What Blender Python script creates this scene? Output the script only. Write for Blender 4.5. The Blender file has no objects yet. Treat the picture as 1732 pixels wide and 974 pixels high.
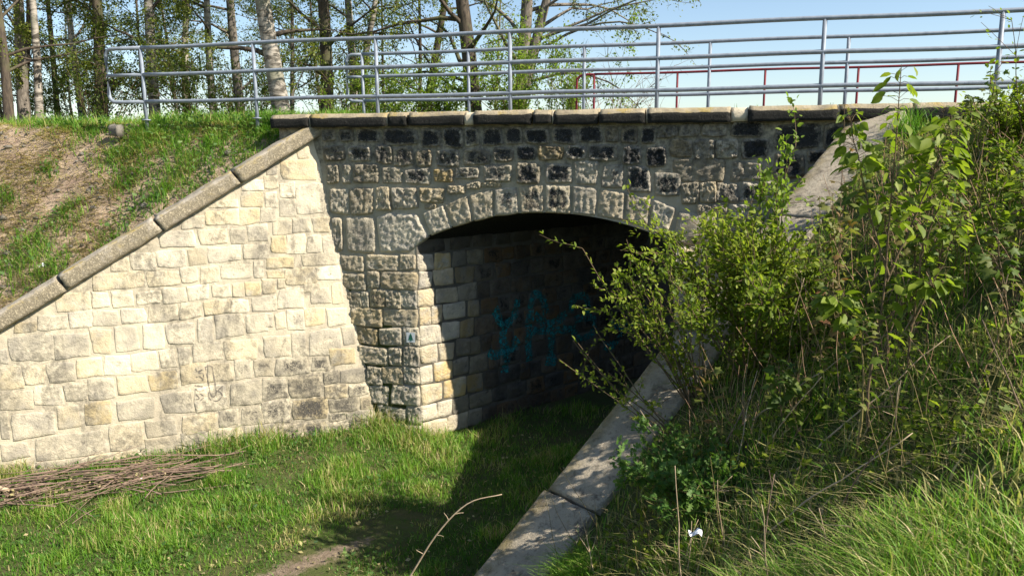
import bpy, math, random
import numpy as np
from mathutils import Vector, Matrix

R = math.radians
scene = bpy.context.scene
col = scene.collection

# ------------------------------------------------------------------ camera, sky, sun, exposure
CAM = Vector((0.0, -10.932, 4.5))
YAW, PITCH, ROLL = R(-14.228), R(-10.058), R(-0.244)
fw = Vector((math.sin(YAW) * math.cos(PITCH), math.cos(YAW) * math.cos(PITCH), math.sin(PITCH)))
rt = Vector((math.cos(YAW), -math.sin(YAW), 0))
upv = rt.cross(fw)
r2 = rt * math.cos(ROLL) + upv * math.sin(ROLL)
u2 = -rt * math.sin(ROLL) + upv * math.cos(ROLL)
cd = bpy.data.cameras.new("camera")
cam = bpy.data.objects.new("camera", cd)
col.objects.link(cam)
m = Matrix.Identity(4)
for i in range(3):
    m[i][0], m[i][1], m[i][2], m[i][3] = r2[i], u2[i], -fw[i], CAM[i]
cam.matrix_world = m
cd.sensor_width = 36.0
cd.lens = 1300 / 1732 * 36
cd.clip_start = 0.05
cd.clip_end = 5000
scene.camera = cam

SUN_AL, SUN_EL = R(9.4), R(42.0)
SUN = Vector((math.cos(SUN_EL) * math.cos(SUN_AL), -math.cos(SUN_EL) * math.sin(SUN_AL), math.sin(SUN_EL)))
world = bpy.data.worlds.new("World")
scene.world = world
world.use_nodes = True
nt = world.node_tree
bg = nt.nodes["Background"]
sky = nt.nodes.new("ShaderNodeTexSky")
sky.sky_type = 'NISHITA'
sky.sun_disc = False
sky.sun_elevation = SUN_EL
sky.sun_rotation = R(90) + SUN_AL
sky.air_density = 1.0
sky.dust_density = 0.5
sky.ozone_density = 1.6
nt.links.new(sky.outputs[0], bg.inputs[0])
bg.inputs[1].default_value = 0.088

sd = bpy.data.lights.new("sun", 'SUN')
sd.energy = 5.0
sd.angle = R(0.55)
sd.color = (1.0, 0.93, 0.82)
sun = bpy.data.objects.new("sun", sd)
col.objects.link(sun)
sun.location = (30, -6, 30)
sun.rotation_euler = SUN.to_track_quat('Z', 'Y').to_euler()

vs = scene.view_settings
vs.view_transform = 'Standard'
vs.look = 'None'
vs.exposure = 1.0
vs.gamma = 1.0
vs.use_curve_mapping = False
scene.render.engine = 'CYCLES'
scene.cycles.max_bounces = 6
scene.cycles.diffuse_bounces = 3
scene.cycles.transmission_bounces = 4

rng = np.random.default_rng(7)
random.seed(7)


# ------------------------------------------------------------------ small tools
def _h(ix, iy, iz, seed):
    n = (ix.astype(np.int64) * 374761393 + iy.astype(np.int64) * 668265263 + iz.astype(np.int64) * 2147483647 + seed * 974711) & 0xFFFFFFFF
    n = ((n ^ (n >> 13)) * 1274126177) & 0xFFFFFFFF
    n = n ^ (n >> 16)
    return (n & 0xFFFFFF) / float(0xFFFFFF)


def vnoise(p, seed=0):
    p = np.asarray(p, float)
    if p.shape[-1] == 2:
        p = np.concatenate([p, np.zeros(p.shape[:-1] + (1,))], -1)
    f = np.floor(p)
    t = p - f
    t = t * t * (3 - 2 * t)
    i = f.astype(np.int64)
    out = 0
    for dx in (0, 1):
        for dy in (0, 1):
            for dz in (0, 1):
                wgt = (t[..., 0] if dx else 1 - t[..., 0]) * (t[..., 1] if dy else 1 - t[..., 1]) * (t[..., 2] if dz else 1 - t[..., 2])
                out = out + wgt * _h(i[..., 0] + dx, i[..., 1] + dy, i[..., 2] + dz, seed)
    return out


def fbm(p, seed=0, octv=3):
    p = np.asarray(p, float)
    s, a, tot = 0, 1.0, 0
    for k in range(octv):
        s = s + a * vnoise(p * 2 ** k + 17.3 * k, seed + k)
        tot += a
        a *= .5
    return s / tot


def sstep(a, b, x):
    t = np.clip((np.asarray(x, float) - a) / (b - a), 0, 1)
    return t * t * (3 - 2 * t)


def mesh_np(name, verts, faces, mat=None, parent=None, attrs=None, smooth=False, loc=None):
    """one mesh object from arrays; faces: list of index arrays (k columns each)"""
    verts = np.asarray(verts, np.float32)
    if loc is not None:
        verts = verts - np.asarray(loc, np.float32)
    me = bpy.data.meshes.new(name)
    fl = [np.asarray(f, np.int32) for f in (faces if isinstance(faces, list) else [faces]) if len(f)]
    me.vertices.add(len(verts))
    me.vertices.foreach_set("co", verts.ravel())
    loops = np.concatenate([f.ravel() for f in fl])
    cnt = np.concatenate([np.full(len(f), f.shape[1], np.int32) for f in fl])
    start = np.concatenate([[0], np.cumsum(cnt)[:-1]]).astype(np.int32)
    me.loops.add(len(loops))
    me.loops.foreach_set("vertex_index", loops)
    me.polygons.add(len(cnt))
    me.polygons.foreach_set("loop_start", start)
    me.polygons.foreach_set("loop_total", cnt)
    if smooth:
        me.polygons.foreach_set("use_smooth", np.ones(len(cnt), bool))
    me.update(calc_edges=True)
    for k, v in (attrs or {}).items():
        at = me.attributes.new(k, 'FLOAT', 'POINT')
        at.data.foreach_set("value", np.asarray(v, np.float32))
    if mat:
        me.materials.append(mat)
    o = bpy.data.objects.new(name, me)
    if loc is not None:
        o.location = [float(q) for q in loc]
    col.objects.link(o)
    if parent:
        o.parent = parent
        o.location = o.location - parent_off(parent)
    return o


def parent_off(p):
    v = Vector((0, 0, 0))
    while p:
        v = v + Vector(p.location)
        p = p.parent
    return v


def empty(name, loc=(0, 0, 0), parent=None):
    o = bpy.data.objects.new(name, None)
    o.location = loc
    o.empty_display_size = .2
    col.objects.link(o)
    if parent:
        o.parent = parent
        o.location = Vector(loc) - parent_off(parent)
    return o


def tag(o, label=None, cat=None, group=None, kind=None):
    for k, v in (("label", label), ("category", cat), ("group", group), ("kind", kind)):
        if v:
            o[k] = v
    return o


def grid_faces(nx, ny, off=0, wrap=False):
    i, j = np.meshgrid(np.arange(nx if wrap else nx - 1), np.arange(ny - 1), indexing='ij')
    i2 = (i + 1) % nx
    return np.stack([i * ny + j, i2 * ny + j, i2 * ny + j + 1, i * ny + j + 1], -1).reshape(-1, 4) + off


def tube_arr(path, rad, sides=6, off=0, cap=True):
    """tapered tube along a polyline -> verts, quads, tris"""
    P = np.asarray(path, float)
    n = len(P)
    rad = np.broadcast_to(np.asarray(rad, float), (n,))
    T = np.gradient(P, axis=0)
    T /= np.linalg.norm(T, axis=1)[:, None] + 1e-9
    ref = np.array([0, 0, 1.0]) if abs(T[0, 2]) < .9 else np.array([1.0, 0, 0])
    A = np.cross(T, ref)
    bad = np.linalg.norm(A, axis=1) < 1e-3
    A[bad] = np.cross(T[bad], [0.3, 1, 0.1])
    A /= np.linalg.norm(A, axis=1)[:, None]
    B = np.cross(T, A)
    th = np.arange(sides) * 2 * np.pi / sides
    V = P[:, None, :] + rad[:, None, None] * (np.cos(th)[None, :, None] * A[:, None, :] + np.sin(th)[None, :, None] * B[:, None, :])
    V = V.reshape(-1, 3)
    i, j = np.meshgrid(np.arange(n - 1), np.arange(sides), indexing='ij')
    j2 = (j + 1) % sides
    Q = np.stack([i * sides + j, i * sides + j2, (i + 1) * sides + j2, (i + 1) * sides + j], -1).reshape(-1, 4) + off
    tr = np.zeros((0, 3), int)
    if cap:
        V = np.concatenate([V, P[:1], P[-1:]])
        a, b = n * sides, n * sides + 1
        k = np.arange(sides)
        k2 = (k + 1) % sides
        tr = np.concatenate([np.stack([np.full(sides, a), k2, k], -1),
                             np.stack([np.full(sides, b), (n - 1) * sides + k, (n - 1) * sides + k2], -1)]) + off
    return V, Q, tr


class Tubes:
    def __init__(s):
        s.v, s.q, s.t, s.n = [], [], [], 0

    def add(s, path, rad, sides=6, cap=True):
        V, Q, T = tube_arr(path, rad, sides, s.n, cap)
        s.v.append(V); s.q.append(Q); s.t.append(T); s.n += len(V)

    def build(s, name, mat, parent=None, loc=None):
        return mesh_np(name, np.concatenate(s.v), [np.concatenate(s.q), np.concatenate(s.t)], mat, parent, smooth=True, loc=loc)


def smooth_path(pts, n):
    """Catmull-Rom through control points"""
    P = np.asarray(pts, float)
    P = np.concatenate([2 * P[:1] - P[1:2], P, 2 * P[-1:] - P[-2:-1]])
    out = []
    segs = len(P) - 3
    for t in np.linspace(0, segs - 1e-6, n):
        k = int(t); f = t - k
        a, b, c_, d = P[k], P[k + 1], P[k + 2], P[k + 3]
        out.append(.5 * ((2 * b) + (-a + c_) * f + (2 * a - 5 * b + 4 * c_ - d) * f * f + (-a + 3 * b - 3 * c_ + d) * f ** 3))
    return np.array(out)


# ------------------------------------------------------------------ materials
def new_mat(name):
    mt = bpy.data.materials.new(name)
    mt.use_nodes = True
    n = mt.node_tree
    b = n.nodes["Principled BSDF"]
    b.inputs["Specular IOR Level"].default_value = .25
    return mt, n, b


def N(n, t, **kw):
    nd = n.nodes.new(t)
    for k, v in kw.items():
        if k in nd.inputs:
            nd.inputs[k].default_value = v
        else:
            setattr(nd, k, v)
    return nd


def L(n, a, b):
    n.links.new(a, b)


def noise(n, vec, scale, detail=4, rough=.55, dist=0.0):
    nd = N(n, "ShaderNodeTexNoise")
    nd.inputs["Scale"].default_value = scale
    nd.inputs["Detail"].default_value = detail
    nd.inputs["Roughness"].default_value = rough
    nd.inputs["Distortion"].default_value = dist
    if vec is not None:
        L(n, vec, nd.inputs["Vector"])
    return nd.outputs["Fac"]


def ramp(n, fac, stops):
    nd = N(n, "ShaderNodeValToRGB")
    e = nd.color_ramp.elements
    while len(e) < len(stops):
        e.new(.5)
    for el, (p, c_) in zip(e, stops):
        el.position = p
        el.color = tuple(c_) + ((1,) if len(c_) == 3 else ())
    L(n, fac, nd.inputs[0])
    return nd.outputs[0]


def rampf(n, fac, a, b):
    """0..1 between a and b"""
    nd = N(n, "ShaderNodeMapRange", interpolation_type='SMOOTHSTEP')
    L(n, fac, nd.inputs[0])
    nd.inputs[1].default_value = a
    nd.inputs[2].default_value = b
    return nd.outputs[0]


def mixc(n, fac, a, b, mode='MIX'):
    nd = N(n, "ShaderNodeMix", data_type='RGBA', blend_type=mode)
    for sock, v in ((nd.inputs[0], fac), (nd.inputs[6], a), (nd.inputs[7], b)):
        if isinstance(v, bpy.types.NodeSocket):
            L(n, v, sock)
        else:
            sock.default_value = v if isinstance(v, float) else (tuple(v) + (1,) if len(v) == 3 else v)
    return nd.outputs[2]


def math_(n, op, a, b=0.0, clamp=False):
    nd = N(n, "ShaderNodeMath", operation=op, use_clamp=clamp)
    for s, v in zip(nd.inputs, (a, b)):
        if isinstance(v, bpy.types.NodeSocket):
            L(n, v, s)
        else:
            s.default_value = v
    return nd.outputs[0]


def bump(n, b, h, strength, dist):
    nd = N(n, "ShaderNodeBump")
    nd.inputs["Strength"].default_value = strength
    nd.inputs["Distance"].default_value = dist
    L(n, h, nd.inputs["Height"])
    L(n, nd.outputs[0], b.inputs["Normal"])


def attr(n, name, kind='GEOMETRY'):
    nd = N(n, "ShaderNodeAttribute", attribute_type=kind, attribute_name=name)
    return nd


def stain_mask(n, pos):
    """weather stains that run over stones and joints alike: blotches, a grey damp foot, one broad dark patch by the abutment"""
    mp = N(n, "ShaderNodeMapping")
    mp.inputs["Scale"].default_value = (1, 1, .55)
    L(n, pos, mp.inputs["Vector"])
    a = math_(n, 'MULTIPLY', rampf(n, noise(n, mp.outputs[0], 1.7, 7, .68, .8), .44, .62), .8)
    sp = N(n, "ShaderNodeSeparateXYZ"); L(n, pos, sp.inputs[0])
    wob = math_(n, 'MULTIPLY', math_(n, 'SUBTRACT', noise(n, pos, 2.3, 6, .7), .5), 2.2)
    foot = math_(n, 'MULTIPLY', rampf(n, math_(n, 'ADD', sp.outputs[2], wob), 1.0, .15), .6)
    ds = N(n, "ShaderNodeVectorMath", operation='DISTANCE')
    L(n, pos, ds.inputs[0]); ds.inputs[1].default_value = (-5.75, -.75, .65)
    patch_ = rampf(n, math_(n, 'ADD', ds.outputs["Value"], wob), 1.25, .35)
    m_ = math_(n, 'MAXIMUM', math_(n, 'MAXIMUM', a, foot), patch_)
    return math_(n, 'MULTIPLY', m_, rampf(n, noise(n, pos, 13, 6, .75), .33, .62))


def runs_mask(n, pos):
    """soot and water runs spreading down from the coping over stones and joints"""
    mp = N(n, "ShaderNodeMapping")
    mp.inputs["Scale"].default_value = (1, 1, .22)
    L(n, pos, mp.inputs["Vector"])
    sp = N(n, "ShaderNodeSeparateXYZ"); L(n, pos, sp.inputs[0])
    wob = math_(n, 'MULTIPLY', math_(n, 'SUBTRACT', noise(n, mp.outputs[0], 3.4, 6, .7), .5), 2.6)
    a = rampf(n, math_(n, 'ADD', sp.outputs[2], wob), 3.7, 4.6)
    return math_(n, 'MULTIPLY', a, rampf(n, noise(n, pos, 10, 6, .75), .32, .66))


def mat_stone(name, pale, yellow, grey, crust, mottle, cs=9, stain=.0, bm=1.0, run=0.0):
    """weathered sandstone; the object's colour carries crust / yellow / pale amounts"""
    mt, n, b = new_mat(name)
    pos = N(n, "ShaderNodeNewGeometry").outputs["Position"]
    oi = N(n, "ShaderNodeObjectInfo")
    sep = N(n, "ShaderNodeSeparateColor")
    L(n, oi.outputs["Color"], sep.inputs[0])
    dk, ye, li = sep.outputs[0], sep.outputs[1], sep.outputs[2]
    big = noise(n, pos, 3.2, 4, .6)
    mid = noise(n, pos, 11, 6, .65, .3)
    fine = noise(n, pos, 60, 5, .7)
    c0 = mixc(n, rampf(n, big, .38, .72), pale, grey)
    c0 = mixc(n, math_(n, 'MULTIPLY', rampf(n, noise(n, pos, 1.1, 5, .7, .5), .5, .66), .55), c0, [q * .62 for q in grey])
    c0 = mixc(n, math_(n, 'MULTIPLY', ye, rampf(n, noise(n, pos, 6, 3), .25, .6), True), c0, yellow)
    c0 = mixc(n, rampf(n, mid, .55, .78), c0, [q * .6 for q in grey])
    # brightness per stone
    sc = N(n, "ShaderNodeMix", data_type='RGBA', blend_type='MULTIPLY')
    sc.inputs[0].default_value = 1
    cmb = N(n, "ShaderNodeCombineColor")
    for k in range(3):
        L(n, li, cmb.inputs[k])
    L(n, c0, sc.inputs[6]); L(n, cmb.outputs[0], sc.inputs[7])
    c1 = sc.outputs[2]
    # black weathering crust: blotches that grow with the crust amount, fading to the rim of the stone
    rim = attr(n, "rim").outputs["Fac"]
    f = math_(n, 'ADD', math_(n, 'MULTIPLY', noise(n, pos, cs, 6, .76, .4), 1.1), math_(n, 'MULTIPLY', dk, .74))
    f = math_(n, 'SUBTRACT', f, math_(n, 'MULTIPLY', rim, .42))
    f = math_(n, 'SUBTRACT', f, math_(n, 'MULTIPLY', rampf(n, fine, .5, .75), mottle))
    crust_c = mixc(n, rampf(n, noise(n, pos, 38, 5, .75), .5, .74), crust, [q * 4.5 + .02 for q in crust])
    c2 = mixc(n, rampf(n, f, .76, 1.06), c1, crust_c)
    c2 = mixc(n, math_(n, 'MULTIPLY', stain_mask(n, pos), stain), c2, (.085, .077, .062))
    if run:
        c2 = mixc(n, math_(n, 'MULTIPLY', runs_mask(n, pos), run), c2, (.05, .048, .043))
    L(n, c2, b.inputs["Base Color"])
    b.inputs["Roughness"].default_value = .92
    hh = math_(n, 'ADD', math_(n, 'MULTIPLY', fine, .5), math_(n, 'MULTIPLY', noise(n, pos, 24, 4, .7), 1.0))
    bump(n, b, hh, bm, .035)
    return mt


def mat_mortar(name, a, bcol, c_, stain=.0, run=0.0):
    mt, n, b = new_mat(name)
    pos = N(n, "ShaderNodeNewGeometry").outputs["Position"]
    c0 = mixc(n, rampf(n, noise(n, pos, 2.2, 5, .6), .38, .66), a, bcol)
    c0 = mixc(n, rampf(n, noise(n, pos, 7, 6, .7, .5), .55, .75), c0, c_)
    c0 = mixc(n, math_(n, 'MULTIPLY', stain_mask(n, pos), stain), c0, (.085, .077, .062))
    if run:
        c0 = mixc(n, math_(n, 'MULTIPLY', runs_mask(n, pos), run), c0, (.06, .056, .048))
    L(n, c0, b.inputs["Base Color"])
    b.inputs["Roughness"].default_value = .95
    bump(n, b, math_(n, 'ADD', noise(n, pos, 40, 6, .75), noise(n, pos, 14, 4, .6)), .6, .015)
    return mt


M = {}
M['facade_stone'] = mat_stone('facade_stone', (.52, .46, .34), (.50, .36, .15), (.34, .31, .26), (.018, .019, .020), .42, run=.75)
M['wing_stone'] = mat_stone('wing_stone', (.645, .56, .40), (.60, .46, .23), (.43, .38, .295), (.05, .045, .04), .55, 15, .85, .5)
M['tunnel_shade_stone'] = mat_stone('tunnel_shade_stone', (.13, .115, .09), (.16, .095, .04), (.065, .06, .055), (.012, .012, .012), .3)  # sandstone darkened so its colour carries the tunnel's shade
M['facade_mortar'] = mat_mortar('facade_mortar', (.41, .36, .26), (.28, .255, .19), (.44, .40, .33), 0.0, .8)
M['tunnel_shade_mortar'] = mat_mortar('tunnel_shade_mortar', (.13, .115, .09), (.08, .075, .06), (.16, .15, .13))  # mortar darkened likewise, shade put into the colour
M['wing_mortar'] = mat_mortar('wing_mortar', (.56, .485, .345), (.45, .385, .28), (.67, .59, .45), .8)


def mat_coping(name, top, front, lichen, mask_z):
    mt, n, b = new_mat(name)
    g = N(n, "ShaderNodeNewGeometry")
    pos = g.outputs["Position"]
    face = attr(n, "front").outputs["Fac"]
    fine = noise(n, pos, 45, 6, .75)
    c0 = mixc(n, rampf(n, noise(n, pos, 5, 5, .65), .35, .68), top, [q * .62 for q in top])
    c0 = mixc(n, rampf(n, noise(n, pos, 3.1, 5, .7, .4), .5, .68), c0, lichen)
    crust = mixc(n, rampf(n, fine, .5, .72), front, [q * 3.2 for q in front])
    k = math_(n, 'ADD', face, math_(n, 'MULTIPLY', noise(n, pos, 8, 5, .7, .5), .9))
    c1 = mixc(n, rampf(n, k, mask_z, mask_z + .22), c0, crust)
    L(n, c1, b.inputs["Base Color"])
    b.inputs["Roughness"].default_value = .95
    bump(n, b, math_(n, 'ADD', fine, noise(n, pos, 15, 4, .7)), .8, .02)
    return mt


M['coping'] = mat_coping('deck_coping_stone', (.40, .33, .22), (.020, .019, .016), (.36, .27, .10), 1.0)
M['wing_coping'] = mat_coping('wing_coping_stone', (.46, .40, .31), (.22, .185, .125), (.36, .27, .09), 1.25)


def mat_concrete():
    mt, n, b = new_mat('old_concrete')
    pos = N(n, "ShaderNodeNewGeometry").outputs["Position"]
    c0 = mixc(n, rampf(n, noise(n, pos, 1.6, 5, .6), .35, .66), (.50, .43, .32), (.34, .29, .22))
    c0 = mixc(n, rampf(n, noise(n, pos, 5, 6, .72, .5), .52, .70), c0, (.12, .10, .075))
    ed = attr(n, "rim").outputs["Fac"]
    k = math_(n, 'MULTIPLY', ed, rampf(n, noise(n, pos, 6, 4, .7), .3, .6))
    c0 = mixc(n, math_(n, 'MULTIPLY', k, .8), c0, (.24, .19, .07))
    c0 = mixc(n, math_(n, 'MULTIPLY', rampf(n, noise(n, pos, 14, 7, .8, .3), .5, .66), .75), c0, (.16, .135, .10))
    c0 = mixc(n, math_(n, 'MULTIPLY', rampf(n, noise(n, pos, 3.2, 6, .75, 1.0), .58, .66), .7), c0, (.30, .27, .17))
    sp = rampf(n, noise(n, pos, 70, 3, .6), .6, .72)
    c0 = mixc(n, math_(n, 'MULTIPLY', sp, .6), c0, (.5, .46, .39))
    L(n, c0, b.inputs["Base Color"])
    b.inputs["Roughness"].default_value = .93
    bump(n, b, math_(n, 'ADD', noise(n, pos, 55, 6, .75), noise(n, pos, 9, 4, .6)), 1.0, .03)
    return mt


M['concrete'] = mat_concrete()


def mat_plain(name, c_, rough=.8, c2=None, scale=12, metal=0, bmp=.2, dist=.004):
    mt, n, b = new_mat(name)
    pos = N(n, "ShaderNodeNewGeometry").outputs["Position"]
    f = noise(n, pos, scale, 5, .65)
    L(n, mixc(n, rampf(n, f, .35, .68), c_, c2 or [q * .7 for q in c_]), b.inputs["Base Color"])
    b.inputs["Roughness"].default_value = rough
    b.inputs["Metallic"].default_value = metal
    bump(n, b, noise(n, pos, scale * 5, 4, .7), bmp, dist)
    return mt


M['galv'] = mat_plain('galvanised_steel', (.26, .29, .33), .55, (.19, .215, .25), 9, .1, .15, .002)
_n = M['galv'].node_tree
_b = _n.nodes["Principled BSDF"]
_src = _b.inputs["Base Color"].links[0].from_socket
_pos = N(_n, "ShaderNodeNewGeometry").outputs["Position"]
L(_n, mixc(_n, math_(_n, 'MULTIPLY', rampf(_n, noise(_n, _pos, 5, 7, .8), .60, .72), .6), _src, (.16, .10, .065)), _b.inputs["Base Color"])
M['red_paint'] = mat_plain('red_paint', (.20, .02, .028), .6, (.13, .025, .03), 6)
M['twig'] = mat_plain('dry_twig', (.24, .17, .12), .9, (.15, .10, .08), 20)
M['russet'] = mat_plain('russet_stem', (.30, .17, .10), .9, (.40, .28, .18), 15)
M['pale_twig'] = mat_plain('pale_dead_stem', (.48, .37, .24), .9, (.34, .25, .16), 15)
M['stem'] = mat_plain('brown_stem', (.16, .11, .06), .85, (.10, .075, .04), 15)
M['green_stem'] = mat_plain('young_stem', (.20, .17, .06), .85, (.14, .10, .05), 15)
M['teal_paint'] = mat_plain('teal_spray_paint', (.02, .27, .27), .7, (.015, .18, .19), 9)
M['black_paint'] = mat_plain('black_marker_paint', (.13, .115, .10), .8, (.22, .19, .15), 25)
M['white_paint'] = mat_plain('white_paint', (.72, .74, .74), .6, (.6, .62, .62), 20)
M['green_paint'] = mat_plain('green_paint', (.02, .17, .10), .6, (.02, .12, .08), 20)
M['paper'] = mat_plain('white_paper', (.85, .86, .88), .8, (.75, .75, .76), 12)


def broken_paint(mt, lo, hi):
    """spray paint worn off the rough stone"""
    n = mt.node_tree
    b = n.nodes["Principled BSDF"]
    pos = N(n, "ShaderNodeNewGeometry").outputs["Position"]
    L(n, rampf(n, noise(n, pos, 22, 6, .75), lo, hi), b.inputs["Alpha"])


broken_paint(M['teal_paint'], .36, .62)
broken_paint(M['black_paint'], .34, .62)


def mat_bark(name, base, dark, band=False, scale=6):
    mt, n, b = new_mat(name)
    pos = N(n, "ShaderNodeNewGeometry").outputs["Position"]
    mp = N(n, "ShaderNodeMapping")
    mp.inputs["Scale"].default_value = (1, 1, 3.0) if band else (3, 3, .6)
    L(n, pos, mp.inputs["Vector"])
    f = noise(n, mp.outputs[0], scale, 6, .7, .6)
    c0 = mixc(n, rampf(n, f, .42, .60) if band else rampf(n, f, .35, .65), base, dark)
    c0 = mixc(n, rampf(n, noise(n, pos, 1.3, 4), .5, .7), c0, mixc(n, .5, base, (.10, .12, .04)))
    L(n, c0, b.inputs["Base Color"])
    b.inputs["Roughness"].default_value = .9
    bump(n, b, f, .8, .03)
    return mt


M['birch'] = mat_bark('birch_bark', (.36, .32, .265), (.075, .065, .05), True, 2.6)
M['oak'] = mat_bark('dark_bark', (.11, .085, .06), (.045, .036, .028), False, 5)
M['greybark'] = mat_bark('grey_bark', (.24, .205, .165), (.10, .085, .07), False, 6)


def mat_leaf(name, stops, trans=.4, rough=.55, spec=.3):
    """leaf colour runs along the per-leaf attribute 'tint'"""
    mt, n, b = new_mat(name)
    t = attr(n, "tint").outputs["Fac"]
    c0 = ramp(n, t, stops)
    L(n, c0, b.inputs["Base Color"])
    b.inputs["Roughness"].default_value = rough
    b.inputs["Specular IOR Level"].default_value = spec
    tr = N(n, "ShaderNodeBsdfTranslucent")
    L(n, mixc(n, 1.0, c0, (1.25, 1.35, .7), 'MULTIPLY'), tr.inputs[0])
    mx = N(n, "ShaderNodeMixShader")
    mx.inputs[0].default_value = trans
    L(n, b.outputs[0], mx.inputs[1]); L(n, tr.outputs[0], mx.inputs[2])
    L(n, mx.outputs[0], n.nodes["Material Output"].inputs[0])
    return mt


M['grass'] = mat_leaf('grass_blade', [(0, (.03, .095, .008)), (.4, (.085, .215, .016)), (.7, (.185, .33, .035)), (.85, (.34, .34, .10)), (1, (.52, .41, .23))], .4)
M['tree_leaf'] = mat_leaf('spring_tree_leaf', [(0, (.05, .085, .015)), (.5, (.13, .17, .025)), (1, (.26, .27, .05))], .5)
M['dark_leaf'] = mat_leaf('thicket_leaf', [(0, (.04, .07, .012)), (.5, (.09, .135, .02)), (1, (.18, .22, .04))], .45)
M['lime_leaf'] = mat_leaf('fresh_lime_leaf', [(0, (.09, .15, .02)), (.5, (.17, .25, .03)), (1, (.28, .34, .06))], .5)
M['shrub_leaf'] = mat_leaf('shrub_leaf', [(0, (.065, .11, .012)), (.5, (.17, .235, .02)), (1, (.32, .36, .05))], .5)
M['maple_leaf'] = mat_leaf('maple_leaf', [(0, (.035, .075, .012)), (.45, (.10, .155, .02)), (.75, (.19, .19, .05)), (1, (.24, .12, .055))], .45)
M['herb_leaf'] = mat_leaf('herb_leaf', [(0, (.035, .09, .02)), (.5, (.075, .16, .03)), (1, (.16, .25, .05))], .4)


def mat_ground():
    mt, n, b = new_mat('earth_and_turf')
    pos = N(n, "ShaderNodeNewGeometry").outputs["Position"]
    bare = attr(n, "bare").outputs["Fac"]
    dry = attr(n, "dry").outputs["Fac"]
    f1 = noise(n, pos, 1.7, 6, .65)
    f2 = noise(n, pos, 14, 6, .75)
    turf = mixc(n, rampf(n, f1, .35, .65), (.06, .095, .015), (.09, .09, .03))
    turf = mixc(n, rampf(n, f2, .5, .7), turf, (.10, .085, .045))
    soil = mixc(n, rampf(n, f2, .35, .7), (.17, .125, .085), (.28, .215, .15))
    straw = mixc(n, rampf(n, noise(n, pos, 3.5, 6, .7, .4), .35, .65), (.27, .19, .135), (.44, .335, .235))
    straw = mixc(n, rampf(n, f2, .58, .78), straw, (.19, .135, .09))
    k = math_(n, 'ADD', bare, math_(n, 'MULTIPLY', math_(n, 'SUBTRACT', f2, .5), .7))
    c0 = mixc(n, rampf(n, k, .35, .65), turf, soil)
    c0 = mixc(n, rampf(n, math_(n, 'ADD', dry, math_(n, 'MULTIPLY', math_(n, 'SUBTRACT', f1, .5), .5)), .4, .6), c0, straw)
    L(n, c0, b.inputs["Base Color"])
    b.inputs["Roughness"].default_value = 1
    bump(n, b, math_(n, 'ADD', f2, noise(n, pos, 45, 5, .7)), .8, .04)
    return mt


M['ground'] = mat_ground()
M['path_soil'] = mat_plain('gravel_deck', (.19, .17, .14), .95, (.13, .115, .09), 9, 0, .6, .02)

# ------------------------------------------------------------------ layout of the place (metres; facade plane is Y = 0, path level Z = 0)
AX = R(36.0)
AV = np.array([math.sin(AX), math.cos(AX), 0.0])           # the skewed tunnel's axis
TAN = math.tan(AX)
QL, QR = -4.27, -0.39                                     # tunnel walls where they meet the facade
BACK = 5.2                                                # depth of the bridge
WO = np.array([-4.9265, 0, 0]); WW = np.array([-.81208, -.58354, 0])
WG = np.array([-.07104, .09886, .99256]); WN = np.array([.57920, -.80604, .12174])
NB = np.array([-.58354, .81208])                          # horizontally behind the sunlit wing wall
RA = np.array([math.sin(R(35.5)), math.cos(R(35.5)), 0.0]); RS = np.array([RA[1], -RA[0], 0.0])
RW0 = np.array([1.676, -.05, 4.816]); RK = .655


def wing_top(u):
    return 4.69 - .601 * (u - .907)


E_T = [-3, 0, 2.5, 5, 8, 10.9, 14, 20]
E_Z = [5.0, 5.0, 4.25, 3.05, 2.3, 2.5, 2.7, 2.7]


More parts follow.
